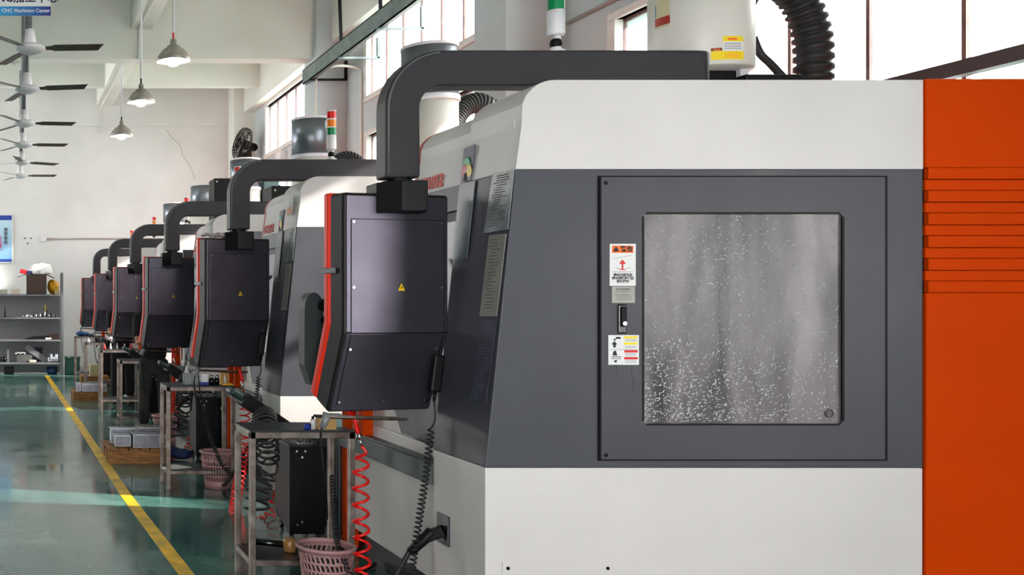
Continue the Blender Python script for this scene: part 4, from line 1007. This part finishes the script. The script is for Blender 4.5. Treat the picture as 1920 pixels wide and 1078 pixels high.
# second stand
t = thing('squeeze_bottle', (1.455, 8.05, zt), 'clear square bottle with a white nozzle on the second stand', 'bottle')
MB().box(1.43, 1.50, 8.02, 8.09, zt, zt+.1).build('body', PLASTICC, t, bevel=.01); MB().cyl((1.46, 8.05, zt+.1), (1.46, 8.05, zt+.16), .022, 14, .005).build('nozzle', FANW, t)
tag(MB().box(1.505, 1.56, 8.02, 8.1, zt, zt+.12).build('plastic_container', PLASTICC, bevel=.006), 'clear plastic container behind the second pendant corner', 'container')
tag(MB().box(1.565, 1.635, 8.0, 8.08, zt, zt+.022).build('blue_tray', MATS['blue_plastic'], bevel=.005), 'small blue tray on the second stand', 'tray')
tag(MB().box(1.575, 1.63, 8.02, 8.07, zt+.022, zt+.085).build('white_box', WPAPER, bevel=.003), 'white box standing in the blue tray', 'box')
for x, s_ in ((1.66, 'left'), (1.705, 'right')):
    cylthing('dark_jar', (x, 8.03, zt), [(0, 0), (.022, 0), (.022, .05), (.014, .056), (0, .056)], BLACKG, '%s of two dark glass jars on the second stand' % s_, 'jar', ([(0, .054), (.017, .054), (.017, .08), (0, .08)], CHROME))
tag(MB().box(1.74, 1.81, 8.04, 8.08, zt, zt+.11).build('yellow_carton', mat('carton_yellow', (190, 150, 84), .7)), 'yellow carton on the second stand', 'carton')
tag(MB().box(1.74, 1.83, 7.97, 8.035, zt, zt+.014).build('yellow_tray', YELLOW, bevel=.004), 'flat yellow tray in front of the carton on the second stand', 'tray')
cylthing('glue_bottle', (1.765, 8.0, zt+.014), [(0, 0), (.01, 0), (.01, .045), (.004, .056), (.002, .075), (0, .075)], FANW, 'thin white glue bottle in the yellow tray', 'bottle')
tag(MB().box(1.6, 1.75, 9.5, 9.56, .0, .0).build('x', WPAPER) if False else MB().prism([(1.24, 8.0, .162), (1.36, 7.96, .162), (1.5, 8.05, .162), (1.38, 8.2, .162)], (0, 0, .003)).build('loose_paper', WPAPER), 'white paper lying on the lower shelf of the second stand', 'paper')
# third stand and beyond
tag(MB().box(1.78, 1.86, 11.82, 11.86, .833, 1.0).build('yellow_carton', MATS['carton_yellow']), 'yellow carton behind the worker on the third stand', 'carton')
tag(MB().ball((1.4, 19.28, .91), .09, (1.2, .8, .55)).ball((1.5, 19.32, .9), .06, (1.2, .8, .6)).build('blue_cloth', mat('blue_cloth', (34, 76, 120), .9)), 'crumpled blue cloth on the farthest stand', 'cloth')
rnd = random.Random(9)
SMALL = [('red_tool', (190, 30, 30)), ('white_part', (220, 220, 220)), ('steel_part', (150, 150, 156)), ('dark_part', (40, 40, 46))]
for ti, (y, h, nm) in enumerate(((13.7, .863, 'fourth'), (16.6, .843, 'fifth'))):
    for i in range(5):
        n_, c_ = SMALL[(i+ti) % 4]; x = 1.34+.095*i; yy = y+rnd.uniform(.05, .28); r_ = rnd.uniform(.018, .03)
        o = MB().lathe([(0, 0), (r_, 0), (r_, .03), (r_*.6, .035), (r_*.5, rnd.uniform(.05, .09)), (0, .09)], (x, yy, h), 10).build(n_, mat(n_, c_, .4))
        tag(o, '%s small %s from the left on the %s nearest stand' % (['first', 'second', 'third', 'fourth', 'fifth'][i], n_.replace('_', ' '), nm), 'part', 'small parts on the %s stand' % nm)

# ------------------------------------------------------------------ gloves on the second pendant
GLV = mat('glove_grey_pink', (168, 150, 150), .9, bump=.4, bscale=150)
def glove(c, ang, label, fl=1):
    mb = MB(); u = Vector((math.cos(ang), math.sin(ang), 0)); v = Vector((-math.sin(ang), math.cos(ang), 0))*fl; c = Vector(c)
    bm = mb.bm
    mb.ball(c, .045, (1, .9, .4), 14); mb.ball(c-u*.05, .035, (1, .9, .45), 12)
    for i, (off, L_) in enumerate(((-.03, .065), (-.01, .08), (.01, .078), (.03, .06))):
        s_ = c+u*.03+v*off; mb.tube([s_, s_+u*L_*.5+Vector((0, 0, .014)), s_+u*L_+v*off*.3+Vector((0, 0, -.002))], lambda i: .0115-.001*i, 8)
    s_ = c-u*.01+v*-.035; mb.tube([s_, s_+v*-.03+u*.02+Vector((0, 0, .006)), s_+v*-.04+u*.045], .012, 8)
    return tag(mb.build('work_glove', GLV), label, 'glove', 'gloves on the second pendant')
glove(pp(.12, .05, 2.066)+Vector((0, 3.2, 0)), 2.9, 'grey work glove on the left of the second pendant top')
glove(pp(.215, .03, 2.07)+Vector((0, 3.2, 0)), 2.2, 'grey work glove nearer the swivel on the second pendant top', -1)

# ------------------------------------------------------------------ pallets and aluminium blocks
def pallet(x0, x1, y0, y1, label):
    t = thing('wooden_pallet', ((x0+x1)/2, (y0+y1)/2, 0), label, 'pallet', 'wooden pallets'); h = .14
    for i in range(3):
        y = y0+(y1-y0-.09)*i/2; MB().box(x0, x1, y, y+.09, 0, .018).build('bottom_board', WOOD, t)
        for j in range(3):
            x = x0+(x1-x0-.09)*j/2; MB().box(x, x+.09, y, y+.09, .018, .1).build('block', WOOD, t)
    MB().box(x0, x1, y0-.005, y0+.015, .018, .118).build('front_board', WOOD, t)
    n = 6
    for j in range(n):
        x = x0+(x1-x0-.085)*j/(n-1); MB().box(x, x+.085, y0, y1, .12, .14).build('deck_board', WOOD, t)
    MB().box(x0, x1, y1-.08, y1, .1, .12).box(x0, x1, y0+.016, y0+.08, .1, .12).build('stringer', WOOD, t)
pallet(.93, 1.52, 9.22, 9.82, 'nearest wooden pallet, left of the second stand')
pallet(.97, 1.52, 15.05, 15.65, 'middle wooden pallet, behind the fourth stand')
pallet(1.32, 1.85, 18.2, 18.7, 'farthest wooden pallet, near the green bin')
def block(x0, x1, y0, y1, z0, z1, label):
    t = thing('aluminium_block', ((x0+x1)/2, (y0+y1)/2, z0), label, 'metal part', 'machined aluminium blocks on the pallets')
    MB().box(x0+.01, x1-.01, y0+.008, y1, z0, z1-.012).build('block_body', mat('alu_dull', (128, 130, 138), .35, metal=.6, var=.2, scale=15), t)
    e = MB(); k = .01
    e.box(x0, x1, y0, y1, z1-.012, z1).box(x0, x0+k, y0, y0+.02, z0, z1).box(x1-k, x1, y0, y0+.02, z0, z1).box(x0, x1, y0, y0+.02, z0, z0+k)
    e.build('bright_rim', ALU, t, bevel=.002)
block(1.0, 1.16, 9.36, 9.56, .141, .25, 'dull aluminium block at left front on the nearest pallet')
block(1.17, 1.43, 9.27, 9.46, .141, .27, 'largest aluminium block, centre front of the nearest pallet')
block(1.44, 1.52, 9.3, 9.5, .141, .25, 'narrow aluminium block at right front on the nearest pallet')
block(.98, 1.24, 9.58, 9.72, .141, .29, 'aluminium block at left back on the nearest pallet')
block(1.25, 1.5, 9.56, 9.75, .141, .3, 'aluminium block at right back on the nearest pallet')
block(1.02, 1.1, 15.15, 15.4, .141, .27, 'small aluminium block on the middle pallet')
block(1.11, 1.42, 15.12, 15.4, .141, .26, 'long aluminium block on the middle pallet')
block(1.43, 1.5, 15.15, 15.4, .141, .24, 'dark aluminium block at the right of the middle pallet')
tag(MB().box(1.5, 1.72, 18.3, 18.5, .141, .36).build('carton', mat('carton_cream', (190, 178, 140), .8)), 'cream carton on the farthest pallet', 'carton')
tag(MB().ball((1.55, 9.5, .07), .1, (1.3, 1, .55)).ball((1.66, 9.42, .06), .09, (1.2, 1, .6)).build('blue_bag', mat('bag_blue', (26, 46, 90), .7)), 'dark blue bag on the floor behind the second stand', 'bag')

# ------------------------------------------------------------------ people
def skin_mesh(name, chains, m, parent):
    bm = bmesh.new(); vs = []; idx = {}; rad = []
    def key(p): return tuple(round(a, 4) for a in p)
    for ch_ in chains:
        prev = None
        for p, r in ch_:
            k = key(p)
            if k not in idx: idx[k] = bm.verts.new(Vector(p)-ORG[parent.name]); rad.append(r)
            v = idx[k]
            if prev is not None and prev != v and bm.edges.get((prev, v)) is None: bm.edges.new((prev, v))
            prev = v
    bm.verts.ensure_lookup_table(); me = bpy.data.meshes.new(name); bm.to_mesh(me); bm.free()
    o = bpy.data.objects.new(name, me); COL.objects.link(o); me.materials.append(m); o.parent = parent; ORG[o.name] = ORG[parent.name]
    md = o.modifiers.new('skin', 'SKIN'); md.use_smooth_shade = True
    for i, v in enumerate(me.skin_vertices[0].data):
        r = rad[i]; v.radius = (r, r) if not isinstance(r, tuple) else r
    me.skin_vertices[0].data[0].use_root = True
    s_ = o.modifiers.new('sub', 'SUBSURF'); s_.levels = 1; s_.render_levels = 2
    return o
def person(x, y, hscale, label, shirt, trousers, lhand, rhand, lelb, relb):
    t = thing('person', (x, y, 0), label, 'person'); k = hscale
    def q(dx, dy, z): return (x+dx*k, y+dy*k, z*k)
    pel = q(0, 0, .93)
    # body: legs under trousers are covered, head, neck, arms and hands are skin; faces -Y (towards the pendant)
    body = [[(pel, .07), (q(0, 0, 1.1), .09), (q(0, .01, 1.3), .1), (q(0, .01, 1.42), .09), (q(0, 0, 1.5), .05), (q(0, -.01, 1.57), .07), (q(0, -.015, 1.65), .085), (q(0, -.01, 1.72), .06)]]
    for s_, e, h_ in ((-1, lelb, lhand), (1, relb, rhand)):
        body.append([(q(0, .01, 1.42), .09), (q(s_*.19, .01, 1.4), .05), (e, .04), (Vector(e).lerp(Vector(h_), .85), .028), (h_, .034)])
        hv = Vector(h_); fw = (hv-Vector(e)).normalized(); side = fw.cross(Vector((0, 0, 1))).normalized()
        for i, (o_, L_) in enumerate(((-.03, .07), (-.01, .08), (.01, .078), (.03, .06))):
            body.append([(h_, .034), (hv+side*o_+fw*.04, .0105), (hv+side*o_*1.1+fw*(.04+L_*.5), .009), (hv+side*o_*1.1+fw*(.04+L_)+Vector((0, 0, -.015)), .008)])
        body.append([(h_, .034), (hv-side*.045*s_+fw*.01, .011), (hv-side*.055*s_+fw*.045, .009)])
        body.append([(pel, .07), (q(s_*.08, 0, .86), .05), (q(s_*.11, -.02, .5), .045), (q(s_*.11, .02, .1), .035), (q(s_*.12, -.08, .05), .03)])
    b = skin_mesh('body', body, SKIN, t)
    MB().ball(q(0, .005, 1.7), .1*k, (.95, 1.05, .9), 16).build('hair', BLACK, t)
    fc = MB(); 
    fc.ball(q(-.035, -.105, 1.655), .013*k).ball(q(.035, -.105, 1.655), .013*k); fc.build('eyes', INK, b)
    MB().ball(q(0, -.115, 1.63), .016*k, (.8, 1.2, 1.4)).ball(q(-.09, 0, 1.64), .025*k, (.4, .8, 1.2)).ball(q(.09, 0, 1.64), .025*k, (.4, .8, 1.2)).build('nose_and_ears', SKIN, b)
    sh = [[(q(0, 0, .84), (.17, .13)), (q(0, 0, 1.0), (.16, .125)), (q(0, .01, 1.25), (.18, .13)), (q(0, .01, 1.4), (.13, .11)), (q(0, .005, 1.475), .07)]]
    for s_, e in ((-1, lelb), (1, relb)): sh.append([(q(0, .01, 1.4), (.13, .11)), (q(s_*.2, .01, 1.39), .075), (Vector(q(s_*.2, .01, 1.39)).lerp(Vector(e), .8), .062)])
    skin_mesh('shirt', sh, shirt, t)
    tr = [[(q(0, 0, .93), (.165, .125)), (q(0, 0, .86), (.15, .12))]]
    for s_ in (-1, 1): tr.append([(q(0, 0, .86), (.15, .12)), (q(s_*.1, .0, .78), .1), (q(s_*.115, -.02, .5), .078), (q(s_*.12, .01, .3), .07), (q(s_*.12, .02, .08), .07)])
    skin_mesh('trousers', tr, trousers, t)
    for s_ in (-1, 1):
        MB().ball(q(s_*.125, -.05, .04), .14*k, (.38, 1, .34), 16).box(*[v_ for v_ in (x+(s_*.125-.045)*k, x+(s_*.125+.045)*k, y-.17*k, y+.08*k, 0, .02)]).build('shoe', BLACK, t)
SHIRT = mat('shirt_black', (18, 18, 22), .9); TROU = mat('trousers_charcoal', (54, 52, 54), .9, var=.35, scale=9, bump=.5, bscale=14)
person(1.69, 11.45, .97, 'person standing behind the third pendant in a black top and charcoal work trousers', SHIRT, TROU, (1.6, 11.2, 1.2), (1.93, 11.22, 1.05), (1.49, 11.34, 1.04), (1.96, 11.38, 1.1))
person(1.71, 14.85, .97, 'person in black clothes half hidden behind the fourth pendant', SHIRT, mat('trousers_black', (22, 22, 26), .9), (1.6, 14.4, 1.2), (1.95, 14.5, 1.05), (1.51, 14.72, 1.05), (1.96, 14.75, 1.1))

# ------------------------------------------------------------------ shelf rack by the end wall and its load
rk = thing('shelf_rack', (.35, 20.7, 0), 'grey slotted angle shelf rack at the left, near the end wall', 'shelf')
ry0, ry1, rx0, rx1 = 20.47, 20.95, -.7, 1.11
for x in (rx0, rx1-.045):
    for y in (ry0, ry1-.045):
        p = MB().box(x, x+.045, y, y+.003, 0, 2.16).box(x+.042 if x > 0 else x, x+.045 if x > 0 else x+.003, y, y+.045, 0, 2.16).build('upright', GALV, rk)
sl = MB()
for i in range(36): sl.box(rx1-.03, rx1-.02, ry0-.001, ry0+.001, .06+i*.058, .08+i*.058)
sl.build('slot_holes', INK, rk)
ZS = [1.70, 1.215, .745, .262]
for z in ZS:
    MB().box(rx0, rx1-.045, ry0+.003, ry1-.003, z, z+.004).box(rx0, rx1-.045, ry0+.003, ry0+.006, z-.035, z+.004).box(rx0, rx1-.045, ry1-.006, ry1-.003, z-.035, z+.004).build('shelf_board', GALV, rk)
MB().box(rx0+.01, rx1-.05, ry1-.012, ry1-.008, .02, 1.68).build('back_panel', mat('rack_back', (140, 140, 146), .6), rk)
def SX(px, d=20.6): return (px-20)*d/F
z0 = ZS[0]+.0045
bx = thing('cardboard_box', (SX(68), 20.7, z0), 'open dark brown cardboard box on top of the shelf rack', 'box')
x0, x1 = SX(50), SX(87); KB = mat('cardboard_dark', (74, 58, 50), .85, var=.1)
MB().box(x0, x1, 20.52, 20.53, z0, z0+.42).box(x0, x1, 20.9, 20.91, z0, z0+.42).box(x0, x0+.01, 20.52, 20.91, z0, z0+.42).box(x1-.01, x1, 20.52, 20.91, z0, z0+.42).box(x0, x1, 20.52, 20.91, z0, z0+.01).build('carton', KB, bx)
MB().prism([(x0, 20.53, z0+.42), (x0, 20.9, z0+.42), (x0-.2, 20.9, z0+.36), (x0-.2, 20.53, z0+.36)], (0, 0, .006)).build('left_flap', mat('cardboard_grey', (120, 112, 108), .85), bx)
MB().prism([(x1, 20.53, z0+.42), (x1, 20.9, z0+.42), (x1+.17, 20.9, z0+.34), (x1+.17, 20.53, z0+.34)], (0, 0, .006)).build('right_flap', KB, bx)
bm_ = MB(); rnd = random.Random(4)
bmesh.ops.create_icosphere(bm_.bm, subdivisions=4, radius=1, matrix=Matrix.Translation((SX(76), 20.72, z0+.47)) @ Matrix.Diagonal((.26, .17, .19, 1)))
from mathutils import noise
for v_ in bm_.bm.verts: 
    n_ = noise.noise(v_.co*9)*.045+noise.noise(v_.co*22)*.02; v_.co += Vector((n_, n_*.6, n_))
    if v_.co.z < z0+.43: v_.co.z = z0+.43; v_.co.x = SX(70)+(v_.co.x-SX(70))*.75; 
tag(bm_.build('plastic_bag', mat('bag_white', (222, 226, 224), .35)), 'crumpled white plastic bag bulging out of the brown box', 'bag')
tag(MB().obox((SX(38), 20.6, z0+.5), (SX(50), 20.62, z0+.46), .08, .09).build('red_package', mat('package_red', (200, 20, 40), .4), bevel=.01), 'red package end sticking out left of the white bag', 'package')
tag(MB().obox((SX(50.5), 20.6, z0+.47), (SX(64), 20.64, z0+.45), .08, .07).build('navy_package', mat('package_navy', (24, 28, 90), .4), bevel=.01), 'dark blue package lying against the white bag', 'package')
yb = MB(); bmesh.ops.create_icosphere(yb.bm, subdivisions=3, radius=1, matrix=Matrix.Translation((SX(100), 20.72, z0+.155)) @ Matrix.Diagonal((.13, .16, .155, 1)))
for v_ in yb.bm.verts: v_.co += v_.normal*noise.noise(v_.co*12)*.03; v_.co.z = max(v_.co.z, z0)
tag(yb.build('yellow_bag', mat('bag_yellow', (206, 150, 20), .5)), 'yellow bag at the right end of the top shelf', 'bag')
tag(MB().box(SX(102), SX(111), 20.5, 20.56, z0, z0+.1).build('small_box', mat('box_olive', (176, 164, 110), .7)), 'small olive box in front of the yellow bag', 'box')
tag(MB().box(SX(21), SX(37.5), 20.5, 20.6, z0, z0+.11).build('small_box', mat('box_pale', (200, 186, 176), .8)), 'pale small box left of the brown cardboard box', 'box')
tag(MB().box(SX(-4), SX(14), 20.5, 20.62, z0, z0+.1).build('small_box', mat('box_grey', (170, 168, 156), .8)), 'greyish small box at the far left of the top shelf', 'box')
z1 = ZS[1]+.0045
for i in range(24):
    x = SX(43+i*2.75); hgt = rnd.uniform(.04, .1); r_ = rnd.uniform(.012, .022); m_ = (CHROME, BLACKG, ALU)[i % 3]
    if i in (15, 16): hgt = .15
    o = MB().lathe([(0, 0), (r_, 0), (r_, hgt*.4), (r_*.55, hgt*.5), (r_*.55, hgt), (0, hgt)], (x, 20.56+.05*(i % 3), z1), 12).build('tool_holder', m_)
    tag(o, 'small metal tool holder in the crowded row on the second shelf', 'tool holder', 'tool holders on the second shelf')
tag(MB().box(SX(84), SX(87), 20.7, 20.72, z1, z1+.27).build('yellow_rod', mat('rod_yellow', (210, 190, 60), .5)), 'thin yellow upright rod among the tool holders', 'rod')
tag(MB().lathe([(0, 0), (.02, 0), (.012, .06), (.018, .1), (.006, .14), (.016, .18), (.004, .22), (0, .22)], (SX(9.5), 20.6, z1), 10).build('black_tool', BLACK), 'slim black tool standing at the left of the second shelf', 'tool')
z2 = ZS[2]+.0045
tag(MB().prism([(SX(44), 20.55, z2), (SX(92), 20.55, z2), (SX(92), 20.55, z2+.075), (SX(62), 20.55, z2+.06)], (0, .12, 0)).build('black_case', BLACK, bevel=.006), 'long flat black case on the third shelf', 'case')
tag(MB().box(SX(92), SX(111), 20.6, 20.75, z2, z2+.11).build('brown_box', mat('box_brown', (96, 74, 70), .8)), 'brown box at the right end of the third shelf', 'box')
tag(MB().box(SX(85), SX(96), 20.5, 20.54, z2, z2+.035).build('white_label_block', WPAPER), 'small white block in front of the black case', 'block')
z3 = ZS[3]+.0045
tag(MB().box(SX(31), SX(60), 20.55, 20.75, z3, z3+.15).build('grey_box', mat('box_darkgrey', (84, 84, 84), .7)), 'dark grey box on the lowest shelf', 'box')
for i in range(5): tag(MB().ball((SX(30+i*4), 20.6, z3+.18+.015*(i % 2)), .028).build('chrome_part', CHROME), 'shiny part lying on the dark grey box', 'part', 'shiny parts on the dark grey box')
tag(MB().obox((SX(49), 20.6, z3+.33), (SX(87), 20.62, z3+.015), .12, .02, (0, 1, 0)).build('leaning_sheet', GALV), 'flat metal sheet leaning diagonally on the lowest shelf', 'sheet')
tag(MB().box(SX(64), SX(80), 20.8, 20.84, z3, z3+.3).build('navy_board', mat('panel_navy', (22, 30, 60), .6)), 'dark navy board standing behind the leaning metal sheet', 'board')
for i, (x, w_, h_) in enumerate(((89, 4, .1), (94, 5, .17), (99, 4, .12), (103, 6, .17))):
    tag(MB().cyl((SX(x), 20.55, z3+.03), (SX(x+w_), 20.55, z3+.03), .03, 12).box(SX(x), SX(x+w_), 20.58, 20.68, z3, z3+h_).build('machined_part', ALU, bevel=.004), '%s machined aluminium part at the right of the lowest shelf' % ['leftmost', 'second', 'third', 'rightmost'][i], 'part', 'machined parts on the lowest shelf')
tag(MB().box(SX(13), SX(17), 20.55, 20.6, z3, z3+.26).build('steel_bar', GALV), 'upright steel bar on the lowest shelf', 'bar')
tag(MB().box(SX(55), SX(68), 20.5, 20.54, z3, z3+.05).build('cream_block', mat('cream', (200, 196, 180), .7)), 'small cream block in front of the dark grey box', 'block')
for i, (x, r_) in enumerate(((2, .05), (8, .06))): tag(MB().ball((SX(x), 20.6, z3+r_), r_).build('dark_part', BLACKG), 'round dark part at the left end of the lowest shelf', 'part', 'round parts on the lowest shelf')
tag(MB().box(SX(8), SX(26), 20.6, 20.75, 0, .17).build('floor_box', BLACK, bevel=.01), 'black box on the floor under the rack', 'box')
tag(MB().lathe([(0, 0), (.1, 0), (.12, .16), (0, .16)], (SX(98), 20.66, 0), 20).build('blue_bucket', mat('bucket_blue', (20, 50, 90), .5)), 'dark blue bucket on the floor under the rack', 'bucket')
bk_ = thing('waste_bin', (1.36, 20.75, 0), 'dark green waste bin beside the shelf rack', 'bin')
GRB = mat('bin_green', (12, 70, 62), .5)
MB().box(1.16, 1.46, 20.5, 20.82, 0, .36).build('bin_body', GRB, bk_, bevel=.02); MB().box(1.145, 1.475, 20.485, 20.835, .35, .375).build('rim', GRB, bk_, bevel=.008)
MB().box(1.2, 1.27, 20.48, 20.5, .365, .38).build('white_tag', WPAPER, bk_)

# ------------------------------------------------------------------ black wall fan on the far column
wfn = thing('wall_fan', (5.45, 22.4, 5.0), 'black caged industrial fan on the far column', 'fan', None)
fc_ = P(454, 270, 22.0); ax = Vector((-.95, -.22, .22)).normalized(); s1_ = ax.cross(Vector((0, 0, 1))).normalized(); s2_ = s1_.cross(ax)
cg = MB()
for r_, o_ in ((.37, 0), (.36, .05), (.36, -.05), (.24, .085), (.12, .095), (.24, -.085)):
    cg.tube([fc_+ax*o_+(s1_*math.cos(a*.2618)+s2_*math.sin(a*.2618))*r_ for a in range(25)], .009, 5)
for a in range(28):
    an = a*2*math.pi/28; dr = s1_*math.cos(an)+s2_*math.sin(an)
    cg.tube([fc_+ax*.095+dr*.05, fc_+ax*.085+dr*.24, fc_+ax*.05+dr*.36, fc_+dr*.37, fc_-ax*.05+dr*.36, fc_-ax*.085+dr*.24], .006, 4)
cg.build('cage', BLACK, wfn)
bl_ = MB()
for k in range(3):
    an = k*2.094+.4; dr = s1_*math.cos(an)+s2_*math.sin(an); tg = ax.cross(dr)
    bl_.prism([fc_+dr*.06-tg*.03, fc_+dr*.32-tg*.1+ax*.03, fc_+dr*.33+tg*.08-ax*.03, fc_+dr*.06+tg*.03], ax*.004)
bl_.build('blades', BLACKG, wfn)
MB().cyl(fc_-ax*.04, fc_-ax*.3, .11, 20, .09).ball(fc_-ax*.3, .09).build('motor', BLACK, wfn)
MB().obox(fc_-ax*.26, (5.5, 22.63, fc_.z-.25), .05, .05).obox(fc_-ax*.2, fc_-ax*.2+Vector((.05, .1, -.5)), .04, .04).box(5.42, 5.58, 22.6, 22.655, fc_.z-.4, fc_.z-.1).build('bracket', BLACK, wfn)
